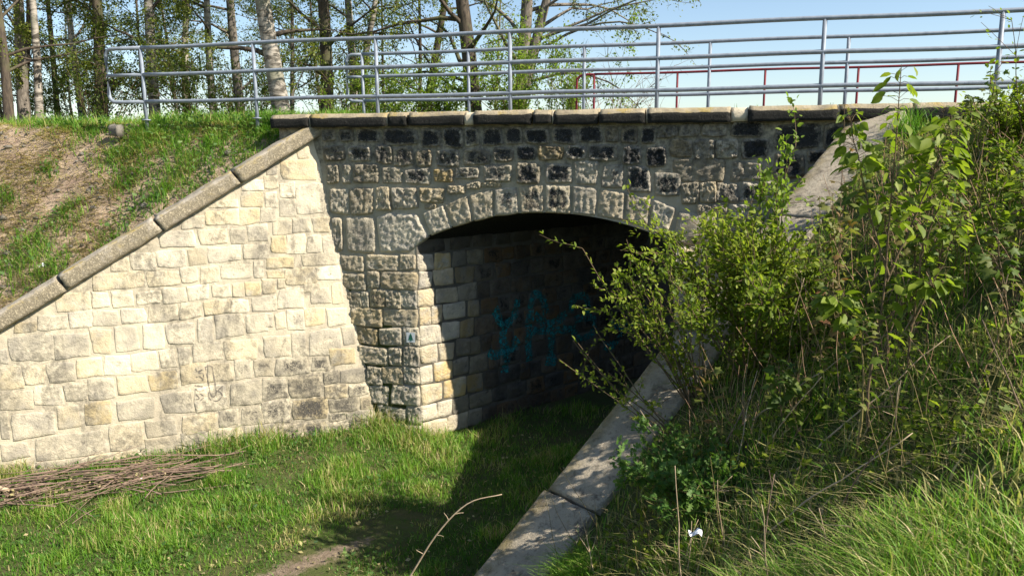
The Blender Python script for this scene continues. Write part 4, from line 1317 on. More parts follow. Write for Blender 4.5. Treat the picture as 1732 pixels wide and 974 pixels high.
# thicket and shrubs behind the railings
g_s = "shrubs behind the railings"
SH = [(-16.6, 7.6, 2.6, 1.5, 1500, 'dark_leaf', "dark green thicket shrub at the foot of the ivy clad trunk"),
      (-14.2, 8.4, 2.9, 1.6, 1900, 'dark_leaf', "dense dark shrub between the stout silver birch and the narrow birch"),
      (-12.6, 8.6, 2.2, 1.4, 1300, 'dark_leaf', "low shadowy shrub in front of the straight grey trunk"),
      (-19.5, 10.0, 3.2, 1.8, 1900, 'dark_leaf', "tall tangled shrub behind the slim white birch"),
      (-21.5, 7.5, 2.8, 1.6, 1500, 'dark_leaf', "shrub crowding the dark leaning tree at the wood's edge"),
      (-16.6, 14.5, 3.8, 2.0, 1900, 'tree_leaf', "high loose shrub far behind the silver birches"),
      (-12.5, 13.5, 3.6, 2.0, 1500, 'tree_leaf', "airy shrub behind the thick old birch"),
      (-23.5, 11.5, 3.8, 2.0, 2000, 'dark_leaf', "broad leafy shrub deep in the wood"),
      (-9.1, 8.2, 1.9, .9, 700, 'tree_leaf', "small shrub beside the upright ivy covered trunk"),
      (-7.7, 6.8, 1.6, 1.1, 3000, 'lime_leaf', "yellow green shrub behind the rounded end of the second railing"),
      (-6.5, 6.9, 1.45, .9, 2600, 'lime_leaf', "low lime coloured bush before the thin leaning brown tree"),
      (-4.7, 7.4, 2.6, .9, 3400, 'lime_leaf', "bright lime bush at the foot of the heavy dark trunk"),
      (-3.4, 7.8, 3.4, .9, 3400, 'lime_leaf', "bright lime bush next to the bent end of the red railing")]
for i, (x, y, h_, sp, nl, mt, lb) in enumerate(SH):
    zb = max(float(height(np.array(x), np.array(y))), 4.75) if x > -8 else None
    shrub("shrub", lb, (x, y), 20, h_, sp, int(nl * 1.6), .085 if mt != 'lime_leaf' else .075, M[mt], 1200 + i, group=g_s, twigs=6, leafy=.15 if mt == 'lime_leaf' else .2, srad=.014, jitter=.09, z=None)
for i, (x, y, h_, sp, lb) in enumerate([(-1.5, 8.8, 2.6, 2.0, "bare twiggy bush behind the red railing"), (-.1, 9.8, 2.4, 1.6, "leafless brown bush with fine twigs, farther along the red railing"), (-2.6, 9.6, 2.8, 1.5, "bare bush entangled with the bright lime bush")]):
    shrub("bare_bush", lb, (x, y), 20, h_, sp, 60, .06, M['tree_leaf'], 1300 + i, group="bare bushes behind the red railing", twigs=14, leafy=.3, bark=M['twig'], srad=.016, curl=.35)

shrub("shrub", "leafy bush on the bank just outside the far tunnel mouth", (2.2, 8.2), 16, 1.7, 1.0, 2200, .08, M['shrub_leaf'], 1350, twigs=6, leafy=.15)
shrub("shrub", "taller bush in the cutting beyond the far tunnel mouth", (4.6, 10.4), 16, 2.2, 1.2, 2200, .085, M['tree_leaf'], 1351, twigs=6, leafy=.15)
# ------------------------------------------------------------------ grass in the hollow
gg = np.random.default_rng(41)


def d_valley(x, y):
    u, d_ = wing_ud(x, y); t, s = rt_ts(x, y)
    inside = (d_ < .12) & (s < -.25 + 0 * s) | ((t > 6.9) & (s < .6) & (d_ < .12))
    inside = inside & ((y < 0) | ((x - y * TAN > QL + .05) & (x - y * TAN < QR - .1) & (y < 2.2)))
    pd = path_dist(x, y)
    p = np.stack([x, y], -1)
    dn = sstep(.10, .6, pd + 1.0 * (y > -2.4) + (fbm(p * 3, 8, 2) - .5) * .6) * (.45 + .55 * sstep(.35, .6, fbm(p * 1.6, 9, 2)))
    dn = dn * np.where(y > 0, .35, 1)
    near = np.exp(-((d_ + .15) / .25) ** 2) * (y < 0)
    return inside * np.clip(dn + .5 * near + .03, 0, 1)


x, y = scatter(115000, (-11.5, 1.5, -7.6, 2.2), d_valley, gg)
p = np.stack([x, y], -1)
clump = fbm(p * 2.2, 12, 2)
pd = path_dist(x, y)
hh = (.065 + .12 * sstep(.38, .68, clump) * sstep(.3, 1.3, pd + .5 * (y > -2))) * gg.uniform(.6, 1.35, len(x))
_u, _d = wing_ud(x, y)
foot_ = np.exp(-((_d + .1) / .22) ** 2) * (y < 0) + np.exp(-((y + .15) / .3) ** 2) * (x < -4.1)
hh = hh * (1 + 1.3 * foot_ * gg.random(len(x)))
tn = .48 + .5 * (clump - .5) * 2 + gg.normal(0, .14, len(x)) + .12 * (fbm(p * .9, 77, 2) - .5)
tn = np.where(gg.random(len(x)) < .10 + .22 * foot_, gg.uniform(.85, 1, len(x)), tn)
o = blades("grass", x, y, hh, .009 * gg.uniform(.6, 1.4, len(x)), tn, M['grass'], .5, g=gg)
tag(o, "bright green spring grass on the floor of the hollow", "grass", kind="stuff")

# weeds among the grass of the hollow and along the foot of the walls
x, y = scatter(2600, (-10.5, .5, -7, .2), lambda x, y: np.clip(d_valley(x, y) * (sstep(.56, .66, fbm(np.stack([x, y], -1) * 1.4, 15, 2)) + .5 * np.exp(-((wing_ud(x, y)[1] + .12) / .16) ** 2)), 0, 1), gg)
o = leaves("weeds", np.stack([x, y, height(x, y) + gg.uniform(.02, .13, len(x))], -1), gg.normal(0, 1, (len(x), 3)) * [1, 1, .5] + [0, 0, .3], gg.uniform(.03, .075, len(x)), .55 + gg.normal(0, .25, len(x)), M['herb_leaf'], None, tmpl=HERB, g=gg)
tag(o, "low broad-leaved weeds mixed into the grass of the hollow", "weeds", kind="stuff")
# grass on the bank beside the concrete-topped wall
gb = np.random.default_rng(42)


def d_rbank(x, y):
    t, s = rt_ts(x, y)
    p = np.stack([x, y], -1)
    ok = (s > .68) & (s < 7) & (t > -.4) & (np.hypot(x - CAM[0], y - CAM[1]) > 1.15)
    base = .22 + .42 * sstep(.42, .62, fbm(p * 1.7, 21, 2))
    near = sstep(6.3, 7.2, t + .25 * (s - 3)) * (s > 1.6)
    soil = np.exp(-(((t - 6.55) / .38) ** 2 + ((s - 2.3) / .5) ** 2))
    return ok * np.clip(base + .6 * near - .9 * soil, 0, 1)


x, y = scatter(62000, (-4.5, 6.5, -9.9, .2), d_rbank, gb)
t, s = rt_ts(x, y)
p = np.stack([x, y], -1)
near = sstep(6.2, 7.4, t + .25 * (s - 3)) * sstep(1.6, 2.6, s)
cl = fbm(p * 2.4, 23, 2)
hh = (.08 + .16 * cl + .05 * near) * gb.uniform(.55, 1.4, len(x))
tn = .64 + .14 * near + .35 * (fbm(p * 1.4, 29, 2) - .5) + gb.normal(0, .12, len(x))
tn = np.where(gb.random(len(x)) < .34 - .12 * near, gb.uniform(.86, 1, len(x)), tn)
o = blades("grass", x, y, hh, (.0085 - .0025 * near) * gb.uniform(.6, 1.4, len(x)), tn, M['grass'], .55, g=gb)
tag(o, "long mixed green and straw coloured grass on the overgrown bank", "grass", kind="stuff")
x, y = scatter(24000, (-1.2, 3.2, -9.9, -6.3), lambda x, y: ((np.hypot(x - CAM[0], y - CAM[1]) > 1.2) & (rt_ts(x, y)[1] > 1.9) & (rt_ts(x, y)[0] + .3 * (rt_ts(x, y)[1] - 3) > 6.1)) * sstep(.25, .5, fbm(np.stack([x, y], -1) * 2.5, 33, 2)), gb)
hh = gb.uniform(.10, .26, len(x))
o = blades("grass", x, y, hh, .0055 * gb.uniform(.6, 1.4, len(x)), .68 + gb.normal(0, .12, len(x)), M['grass'], .75, g=gb, wind=(-.45, .1))
tag(o, "tall pale green grass swept over on the near top of the bank", "grass", kind="stuff")

x, y = scatter(26000, (-1.5, 6.5, -9.5, .1), lambda x, y: ((rt_ts(x, y)[1] > .75) & (rt_ts(x, y)[0] > 0) & (np.hypot(x - CAM[0], y - CAM[1]) > 1.3)) * sstep(.42, .6, fbm(np.stack([x, y], -1) * 1.3, 35, 2)), gb)
o = blades("straw", x, y, gb.uniform(.10, .32, len(x)), .0065 * gb.uniform(.6, 1.4, len(x)), gb.uniform(.88, 1, len(x)), M['grass'], 1.0, g=gb, flat=.6)
tag(o, "matted dry straw among the weeds of the overgrown bank", "straw", kind="stuff")
# grass and straw on the bank above the sunlit wall
gl = np.random.default_rng(43)
CLUMPS = [(-10.9, .55, .22), (-10.2, .35, .3), (-10.48, -.48, .16), (-9.58, -1.19, .22), (-9.75, -1.7, .38), (-9.34, -.2, .26), (-8.4, -1.1, .12), (-9.2, .1, .3), (-8.85, -.55, .22), (-10.9, -1.1, .2),
          (-8.3, .3, .55), (-7.6, .25, .6), (-7.2, .0, .55), (-7.8, -.35, .5), (-7.45, -.75, .3), (-8.2, -.7, .4), (-8.55, -1.35, .22), (-9.1, -2.0, .25), (-6.8, .35, .45), (-8.75, .4, .4), (-11.6, .9, .3), (-8.1, -1.45, .18)]


def d_lbank(x, y):
    u, d_ = wing_ud(x, y)
    zt_ = np.maximum(wing_top(u), 0)
    ok = (d_ > .1227 * zt_ + .42) & (y < 7)
    v = np.zeros_like(x)
    for a, b, r in CLUMPS:
        v = np.maximum(v, np.exp(-((x - a) ** 2 + (y - b) ** 2) / (r * r) * .9))
    crest = sstep(.35, .8, y) * (x < -6) * (.14 + .4 * (x > -9.3))
    return ok * np.clip(np.maximum(v * (.5 + .8 * fbm(np.stack([x, y], -1) * 5, 51, 2)), crest), 0, 1)


x, y = scatter(30000, (-14, -5.8, -3.2, 4.5), d_lbank, gl)
p = np.stack([x, y], -1)
hh = (.05 + .24 * fbm(p * 3, 55, 2) + .05 * sstep(.1, .8, y)) * gl.uniform(.5, 1.4, len(x))
tn = .55 + .5 * (fbm(p * 2, 56, 2) - .5) + gl.normal(0, .13, len(x))
tn = np.where(gl.random(len(x)) < .10, gl.uniform(.85, 1, len(x)), tn)
o = blades("grass", x, y, hh, .011 * gl.uniform(.6, 1.5, len(x)), tn, M['grass'], .6, g=gl)
tag(o, "green grass tufts on the dry bank above the sunlit wing wall", "grass", kind="stuff")


def d_straw(x, y):
    u, d_ = wing_ud(x, y)
    zt_ = np.maximum(wing_top(u), 0)
    return ((d_ > .1227 * zt_ + .42) & (y < 2.5)) * (.2 + .8 * sstep(.35, .6, fbm(np.stack([x, y], -1) * 1.8, 61, 3)))


x, y = scatter(52000, (-14, -6.2, -4, 2.4), d_straw, gl)
o = blades("straw", x, y, gl.uniform(.08, .32, len(x)), .011 * gl.uniform(.5, 1.4, len(x)), gl.uniform(.9, 1, len(x)), M['grass'], 1.1, g=gl, flat=.82, zoff=.004)
tag(o, "dry straw lying over the brown soil of the bank", "straw", kind="stuff")
# grass along the deck edges
x, y = scatter(6000, (-9, 9, .22, 5.6), lambda x, y: ((np.abs(y - .4) < .22) | (np.abs(y - 2.4) < .35) | (np.abs(y - 4.9) < .5)) * (.12 + .5 * (np.abs(x - 2.3) > 3.4)), gl)
o = blades("grass", x, y, gl.uniform(.05, .16, len(x)), .009, .45 + gl.normal(0, .15, len(x)), M['grass'], .4, g=gl, zbase=np.full(len(x), 5.03))
tag(o, "thin grass growing along the edges of the deck", "grass", kind="stuff")

V_, F_ = [], []
for k in range(420):
    px, py = gl.uniform(-13, -6.6), gl.uniform(-2.8, .6)
    u, d_ = wing_ud(px, py)
    if d_ < .1227 * max(wing_top(u), 0) + .45:
        continue
    r_ = gl.uniform(.012, .05) * (1 if gl.random() < .9 else 1.7)
    oc = np.array([(1, 0, 0), (-1, 0, 0), (0, 1, 0), (0, -1, 0), (0, 0, .7), (0, 0, -.7), (.6, .6, .3), (-.6, -.6, .3)]) * r_ * gl.uniform(.6, 1.3, (8, 3))
    oc = oc + np.array([px, py, float(height(np.array(px), np.array(py))) + r_ * .2])
    b_ = len(V_) * 8
    V_.append(oc)
    F_.append(np.array([[0, 6, 4], [6, 2, 4], [2, 1, 4], [1, 7, 4], [7, 3, 4], [3, 0, 4], [0, 5, 2], [2, 5, 1], [1, 5, 3], [3, 5, 0], [0, 2, 6], [1, 3, 7]]) + b_)
o = mesh_np("rubble", np.concatenate(V_), [np.concatenate(F_)], M['path_soil'])
tag(o, "small clods and stones scattered over the dry bank", "rubble", kind="stuff")
# leafy weeds on the bank above the sunlit wall
gw = np.random.default_rng(44)
pos, dirs, sz = [], [], []
for a, b, r in CLUMPS:
    k = int(90 * r / .4)
    px, py = a + gw.normal(0, r * .62, k), b + gw.normal(0, r * .62, k)
    u, d_ = wing_ud(px, py)
    ok = d_ > .1227 * np.maximum(wing_top(u), 0) + .42
    px, py = px[ok], py[ok]
    pz = height(px, py) + gw.uniform(.0, .20, len(px)) * (1 + r)
    pos.append(np.stack([px, py, pz], -1)); dirs.append(gw.normal(0, 1, (len(px), 3)) * [1, 1, .5] + [0, 0, .35]); sz.append(gw.uniform(.04, .085, len(px)))
o = leaves("weeds", np.concatenate(pos), np.concatenate(dirs), np.concatenate(sz), .6 + gw.normal(0, .2, sum(map(len, pos))), M['herb_leaf'], None, tmpl=HERB, g=gw)
tag(o, "leafy green weeds growing in patches above the sunlit wing wall", "weeds", kind="stuff")

# ------------------------------------------------------------------ overgrown bank beside the concrete-topped wall
gu = np.random.default_rng(45)


def d_under(x, y):
    t, s = rt_ts(x, y)
    p = np.stack([x, y], -1)
    return ((s > .75 + .75 * (t < 2.4)) & (s < 6.5) & (t > -.2) & (t < 6.0 - .15 * s)) * (.25 + .75 * sstep(.35, .62, fbm(p * 1.5, 71, 2)))


x, y = scatter(9500, (-2, 6.5, -7, .3), d_under, gu)
t, s = rt_ts(x, y)
hgt_ = .12 + .45 * sstep(.8, 2.0, s) * sstep(5.6, 3.5, t) * fbm(np.stack([x, y], -1) * 1.2, 72, 2)
f_ = gu.uniform(.1, 1, len(x)) ** .8
pos = np.stack([x, y, height(x, y) + hgt_ * f_], -1)
o = leaves("undergrowth", pos, gu.normal(0, 1, (len(x), 3)) * [1, 1, .55] + [0, 0, .1], gu.uniform(.035, .085, len(x)), .55 + gu.normal(0, .24, len(x)), M['shrub_leaf'], None, g=gu)
tag(o, "tangled leafy undergrowth covering the bank", "undergrowth", kind="stuff")
# thin stems of the undergrowth
B = Tubes()
for k in range(420):
    i_ = gu.integers(0, len(x))
    z0 = float(height(x[i_], y[i_]))
    P = wander((x[i_], y[i_], z0 - .02), (gu.normal(0, .3), gu.normal(0, .3), 1), gu.uniform(.25, .75), 4, gu, .2)
    B.add(P, np.linspace(.004, .0015, 5), 3, False)
o = B.build("weed_stems", M['green_stem'])
B2 = Tubes()
for k in range(360):
    t_, s_ = gu.uniform(1.0, 4.7), gu.uniform(1.0, 4.4)
    a0 = ts(t_, s_)
    z0 = float(height(np.array(a0[0]), np.array(a0[1])))
    P = wander((a0[0], a0[1], z0 - .02), (gu.normal(0, .35), gu.normal(0, .35), 1), gu.uniform(.3, .95), 4, gu, .16)
    B2.add(P, np.linspace(.0042, .0016, 5), 3, False)
tag(B2.build("dry_stems", M['russet']), "russet dry stems standing thickly through the weeds of the bank", "weeds", kind="stuff")
tag(o, "thin brownish stems standing up out of the undergrowth", "weeds", kind="stuff")

# the big shrubs growing over the wing wall
shrub("shrub", "dense bright green leafy shrub hanging over the concrete-topped wall", ts(3.2, .90), 34, 1.30, .5, 7000, .055, M['shrub_leaf'], tmpl=OVATE, seed=1401, twigs=9, leafy=.12, tint=.68, srad=.010, bias=(-.30, .0, 0))
shrub("shrub", "tall narrow spire of yellow-green leaves rising from the dense shrub", ts(3.0, .85), 5, 1.75, .16, 1100, .062, M['lime_leaf'], tmpl=OVATE, seed=1402, twigs=6, leafy=.35, tint=.5, srad=.010, curl=.1)
shrub("shrub", "dark lower shrub mass behind the concrete-topped wall", ts(3.7, 1.15), 20, .95, .7, 3200, .055, M['shrub_leaf'], tmpl=OVATE, seed=1403, twigs=8, leafy=.1, tint=.35, srad=.010)
shrub("shrub", "sparse shrub with reddish stems fanning out before the dark tunnel mouth", ts(4.0, .80), 18, 1.6, .38, 2200, .046, M['shrub_leaf'], tmpl=OVATE, seed=1404, twigs=4, leafy=.3, tint=.6, srad=.008, bias=(-.42, .05, 0), bark=M['stem'], curl=.16, jitter=.025)
shrub("shrub", "low arching shrub shoots reaching out over the wall towards the tunnel", ts(4.35, .85), 5, .75, .3, 300, .045, M['shrub_leaf'], tmpl=OVATE, seed=1405, twigs=3, leafy=.3, tint=.6, srad=.007, bias=(-1.05, .25, -.1), curl=.14, jitter=.02)
shrub("shrub", "leafy bush on the slope behind the tall saplings", ts(1.9, 2.9), 16, .45, .6, 1600, .06, M['shrub_leaf'], tmpl=OVATE, seed=1406, twigs=7, leafy=.1, tint=.5)
shrub("shrub", "tangled bush high on the bank near the end of the coping", ts(.5, 2.1), 16, .55, .5, 1700, .055, M['shrub_leaf'], tmpl=OVATE, seed=1407, twigs=7, leafy=.1, tint=.5)
shrub("shrub", "thin airy shrub with tiny leaves poking above the railing", ts(.9, 2.45), 7, 1.75, .45, 420, .045, M['shrub_leaf'], tmpl=OVATE, seed=1408, twigs=6, leafy=.3, tint=.6, srad=.007, curl=.15)
shrub("shrub", "grassy looking bush on the upper slope beside the shady hollow", ts(2.6, 4.0), 18, .42, .8, 1500, .05, M['shrub_leaf'], tmpl=OVATE, seed=1409, twigs=6, leafy=.1, tint=.45)

# saplings
sapling("tallest young cherry sapling with drooping leaves bunched at its tip", ts(4.80, 2.74), [(0, 0, 0), (-.02, .02, .35), (.02, .02, .8), (.02, .03, 1.3), (.02, .03, 2.08)], .12, 1501, nodes=24, tint=.5, tmpl=OVATE, mat='shrub_leaf', bark='stem', rad=.013, top=20, start=.42, ztop=5.06, droop=-.9,
        branches=[[(.04, .02, .95), (.14, .05, 1.18), (.24, .06, 1.42), (.35, .08, 1.78)], [(.04, .02, .98), (-.06, .05, 1.2), (-.16, .06, 1.45), (-.27, .08, 1.80)], [(.0, .02, .7), (.18, .05, .85), (.34, .0, .95)], [(.0, .02, .6), (-.15, .0, .75), (-.3, .03, .85)]])
sapling("yellowish stemmed sapling standing in front of the tall cherry sapling", ts(5.0, 2.75), [(0, 0, 0), (.01, .02, .4), (-.01, .02, .8), (-.03, .0, 1.05)], .08, 1502, nodes=10, tint=.55, mat='maple_leaf', rad=.011, start=.4)
sapling("thin sapling with a single reddish bud tip above the concrete slope", ts(2.95, 1.55), [(0, 0, 0), (-.03, 0, .5), (-.06, 0, 1.0), (-.08, .0, 1.68)], .06, 1503, nodes=6, tint=.85, bark='stem', rad=.008, top=2, start=.25, ztop=4.95)
sapling("small maple sapling standing against the bare concrete slope", ts(2.3, 1.0), [(0, 0, 0), (.0, 0, .3), (.0, 0, .75)], .085, 1504, nodes=7, tint=.5, rad=.006, top=2, start=.4)
sapling("little maple seedling with pale brownish leaves stacked in tiers", ts(4.55, 1.30), [(0, 0, 0), (-.02, 0, .3), (-.03, 0, .72)], .11, 1505, nodes=6, tint=.80, rad=.006, top=2, start=.35, droop=-.2)
MS = [(3.2, 1.7, .95, .7, "maple sapling with dull bronze leaves in the thick of the bank"), (3.5, 2.3, .9, .55, "green maple sapling rising between two dead stalks"), (2.6, 1.35, .9, .6, "dark leaved maple sapling by the edge of the concrete"),
      (2.3, 2.0, 1.0, .4, "leafy green maple sapling overlapping the concrete slope"), (4.0, 1.95, .75, .75, "low maple sapling with brown-red young leaves"), (3.9, 2.7, 1.05, .35, "slim dark green maple sapling behind the yellowish stem"),
      (3.2, 3.2, .8, .55, "tall thin maple sapling on the grassy slope"), (1.5, 2.9, .85, .85, "sapling with a rusty leaf whorl at its tip near the railing"), (2.5, 3.6, .8, .6, "short sapling with bronze tips high on the slope"),
      (4.4, 3.4, .7, .45, "stubby green sapling beside the tall grass"), (1.0, 1.9, .8, .5, "sapling screening the end of the coping stones"), (4.6, 2.0, .55, .3, "small spreading sapling at the foot of the dead stalks")]
for i, (t_, s_, h_, tn_, lb) in enumerate(MS):
    q = np.random.default_rng(1600 + i)
    dx, dy = q.normal(0, .07, 2)
    h_ *= 1.25
    sapling(lb, ts(t_, s_), [(0, 0, 0), (dx * .3, dy * .2, h_ * .35), (dx * .8, dy * .6, h_ * .7), (dx, dy, h_)], .085 + .02 * q.random(), 1650 + i, nodes=14, tint=tn_, rad=.008, group="young maples on the bank", start=.3, top=3, bark='stem' if i % 2 else 'green_stem',
            branches=[[(dx * .5, dy * .4, h_ * .5), (dx + .12 * q.normal(), dy + .12 * q.normal(), h_ * .8)]])

for k, (t_, s_, zt_, tn_, lb) in enumerate([(4.3, 2.75, 4.6, .6, "leafy yellow-green sapling just beside the tallest cherry sapling"), (3.6, 3.15, 4.35, .5, "bushy cherry sapling leaning up the slope behind the tallest one"), (3.4, 2.35, 4.45, .55, "cherry sapling with crowded small leaves in front of the concrete slope")]):
    sapling(lb, ts(t_, s_), [(0, 0, 0), (.02, .01, .5), (.05 - .05 * k, .02, 1.0), (.08 - .08 * k, .02, 1.5)], .085, 1580 + k, nodes=24, tint=tn_, tmpl=OVATE, mat='shrub_leaf', bark='stem', rad=.010, top=12, start=.2, ztop=zt_, droop=-.8,
            branches=[[(.0, .0, .4), (.15, .05, .7), (.26, .05, 1.05)], [(.0, .0, .5), (-.14, .05, .8), (-.22, .03, 1.15)], [(.02, .0, .8), (.1, -.08, 1.1), (.16, -.1, 1.35)]])
# mugwort clump, grass tuft
shrub("mugwort_clump", "dense dark green mugwort clump with feathery leaves beside the concrete", ts(5.05, 1.5), 40, .38, .5, 3000, .06, M['herb_leaf'], 1701, cat="plant", twigs=3, leafy=.05, tmpl=HERB, tint=.62, bark=M['green_stem'], srad=.005)
gq = np.random.default_rng(46)


def tuft(label, xy, n_, h_, r_, tint_, wind=(0, 0)):
    x = xy[0] + gq.normal(0, r_, n_); y = xy[1] + gq.normal(0, r_, n_)
    o = blades("grass_tuft", x, y, gq.uniform(.5, 1.2, n_) * h_, .007 * gq.uniform(.6, 1.4, n_), tint_ + gq.normal(0, .12, n_), M['grass'], .7, g=gq, wind=wind)
    return tag(o, label, "grass tuft")


tuft("fresh light green grass tuft spilling over the lower concrete slab", ts(5.75, .92), 900, .30, .11, .62, (-.2, -.3))
tuft("grass tuft growing beside the lower end of the concrete slab", ts(6.4, .85), 300, .24, .12, .5)
tuft("blades of tall grass standing at the very end of the concrete wall", ts(7.0, .35), 260, .42, .22, .55)
tuft("grass tuft leaning on the coping where the bank meets the deck", ts(.1, .85), 240, .36, .10, .5)
tuft("clump of tall grass under the first railing post", (-9.0, .15), 500, .30, .2, .66)
tuft("grass clump growing by the broken end of the coping", (-6.9, .3), 420, .22, .2, .6)

# dead stalks
gs = np.random.default_rng(47)
for k in range(46):
    t_, s_ = gs.uniform(1.4, 6.3), gs.uniform(.9, 4.6)
    if 5.9 < t_ and s_ < 1.5:
        continue
    xy = ts(t_, s_)
    z0 = float(height(np.array(xy[0]), np.array(xy[1])))
    ln = gs.uniform(.35, 1.0)
    low = gs.random() < .35 and t_ < 5 and s_ > 1.6
    dv = np.array([gs.normal(0, .3), gs.normal(0, .3), 1.0]) if not low else np.array([gs.normal(0, 1), gs.normal(0, .6), .35])
    P = wander((xy[0], xy[1], z0 - .02 + (.12 if low else 0)), dv, ln, 7, gs, .10, -.02)
    T = Tubes(); T.add(P, np.linspace(.0062, .0025, 8), 5)
    for q in range(gs.integers(0, 3)):
        i_ = gs.integers(3, 7)
        T.add(wander(P[i_], (P[i_] - P[i_ - 1]) * 8 + gs.normal(0, .5, 3), .15, 3, gs, .2), np.linspace(.003, .0015, 4), 4)
    o = T.build("dead_stalk", M['pale_twig'] if gs.random() < .7 else M['twig'], None, loc=P[0])
    if low:
        tag(o, "dead stalk fallen aslant through the weeds of the overgrown bank", "stalk", "fallen stalks on the bank")
    else:
        tag(o, "dead upright stalk standing among the weeds of the overgrown bank", "stalk", "upright stalks on the bank")
for k, (a_, b_, ln) in enumerate([((4.9, 2.3), (4.1, 3.0), 'long straight pale stalk lying aslant across the weeds below the saplings'), ((5.3, 3.0), (4.6, 4.0), 'straw pale stalk lying nearly level in the grass beside the saplings'), ((5.6, 2.5), (5.2, 3.2), 'short stout pale stalk lying on the trodden grass'),
                                  ((4.4, 1.6), (3.9, 2.5), 'thin pale stalk slanting up between the maple seedling and the saplings'), ((3.6, 3.4), (2.4, 4.3), 'long pale stalk slanting up the grassy slope')]):
    A_, B_ = ts(*a_), ts(*b_)
    za, zb = float(height(np.array(A_[0]), np.array(A_[1]))), float(height(np.array(B_[0]), np.array(B_[1])))
    T = Tubes()
    T.add(smooth_path([(A_[0], A_[1], za + .05), ((A_[0] + B_[0]) / 2, (A_[1] + B_[1]) / 2, (za + zb) / 2 + .14), (B_[0], B_[1], zb + .18)], 12) + np.cumsum(gs.normal(0, .008, (12, 3)), 0), np.linspace(.0075, .003, 12), 6)
    tag(T.build("dead_stalk", M['pale_twig'], None, loc=(A_[0], A_[1], za)), ln, "stalk")
# long curved stalk at the end of the concrete wall
bx_, by_ = ts(7.5, -.3)
b0 = np.array([bx_, by_, float(height(np.array(bx_), np.array(by_))) - .03])
T = Tubes()
P = smooth_path(b0 + np.array([(0, 0, 0), (.38, .16, .52), (.72, .22, .95), (.98, .28, 1.38), (1.22, .34, 1.64), (1.48, .40, 1.72)]), 26)
T.add(P, np.linspace(.011, .0035, 26), 6)
for i_, dv in ((11, (.5, .2, -.15)), (13, (-.4, 0, .5)), (15, (.5, 0, .1)), (17, (-.2, .1, .5)), (18, (.4, .2, .0)), (9, (-.3, 0, .5))):
    T.add(wander(P[i_], dv, .07, 4, gs, .25), np.linspace(.004, .0015, 5), 4)
o = T.build("dead_stalk", M['pale_twig'], None, loc=b0)
tag(o, "long pale curved dead stalk arching over the path by the concrete wall's end", "stalk")

# ------------------------------------------------------------------ brushwood heap and bits lying about
gp = np.random.default_rng(48)
T = Tubes()
for k in range(150):
    a_ = gp.uniform(-1.7, 1.5)
    c_ = np.array([-8.05, -3.02]) - np.array([WW[0], WW[1]]) * a_ + np.array([NB[0], NB[1]]) * (gp.normal(0, .16) - .02)
    hz = max(0.0, .26 - .10 * abs(a_)) * gp.random()
    z0 = float(height(c_[0], c_[1])) + .03 + hz
    th = math.atan2(WW[1], WW[0]) + gp.normal(0, .26 if gp.random() < .75 else .7)
    dv = np.array([math.cos(th), math.sin(th), gp.normal(0, .07)]) * gp.choice([-1, 1])
    ln = gp.uniform(.6, 1.9)
    P = wander((c_[0] - dv[0] * ln / 2, c_[1] - dv[1] * ln / 2, z0), dv, ln, 7, gp, .13, 0)
    P[:, 2] = z0 + (P[:, 2] - z0) * .5
    dd_ = (P[:, 0] - WO[0]) * NB[0] + P[:, 1] * NB[1]
    P[:, :2] -= np.maximum(dd_ + .02, 0)[:, None] * NB
    zz = height(P[:, 0], P[:, 1]) + .015
    P[:, 2] = np.maximum(P[:, 2], zz)
    P[:, 2] = np.minimum(P[:, 2], zz + .30)
    T.add(P, np.linspace(gp.uniform(.006, .013), .003, 8), 4)
o = T.build("brushwood", M['twig'], None)
tag(o, "heap of cut brown brushwood lying along the foot of the sunlit wall", "brushwood", kind="stuff")
T = Tubes()
lp_ = np.array([-9.35, -3.72]); zl = float(height(lp_[0], lp_[1]))
T.add(smooth_path([(-9.75, -3.75, zl + .20), (-9.3, -3.62, zl + .24), (-8.95, -3.55, zl + .20), (-8.6, -3.50, zl + .12)], 10), np.linspace(.045, .03, 10), 8)
tag(T.build("cut_branch", M['pale_twig'], None), "thick pale barkless branch lying on the brushwood heap", "branch")
# dead leaves caught in the brushwood
a_ = gp.uniform(-1.6, 1.3, 260)
lx = -8.05 - WW[0] * a_ + NB[0] * gp.normal(-.06, .12, 260); ly = -3.02 - WW[1] * a_ + NB[1] * gp.normal(-.06, .12, 260)
o = leaves("dry_leaves", np.stack([lx, ly, height(lx, ly) + gp.uniform(.02, .2, 260)], -1), gp.normal(0, 1, (260, 3)), gp.uniform(.03, .06, 260), gp.uniform(.93, 1.0, 260), M['grass'], None, g=gp)
tag(o, "dead leaves caught in the brushwood heap", "leaves", kind="stuff")
# dry leaves
gd = np.random.default_rng(49)
x, y = scatter(500, (-9, 3, -8, .5), lambda x, y: np.clip(d_valley(x, y) * .3 + (path_dist(x, y) < .8) * .5 * (rt_ts(x, y)[1] < -.3) * (wing_ud(x, y)[1] < 0) + d_rbank(x, y) * .3, 0, 1), gd)
o = leaves("dry_leaves", np.stack([x, y, height(x, y) + .02], -1), gd.normal(0, 1, (len(x), 3)) * [1, 1, .2], gd.uniform(.03, .07, len(x)), gd.uniform(.9, 1.0, len(x)), M['grass'], None, g=gd)
tag(o, "scattered dry brown leaves on the ground", "leaves", kind="stuff")
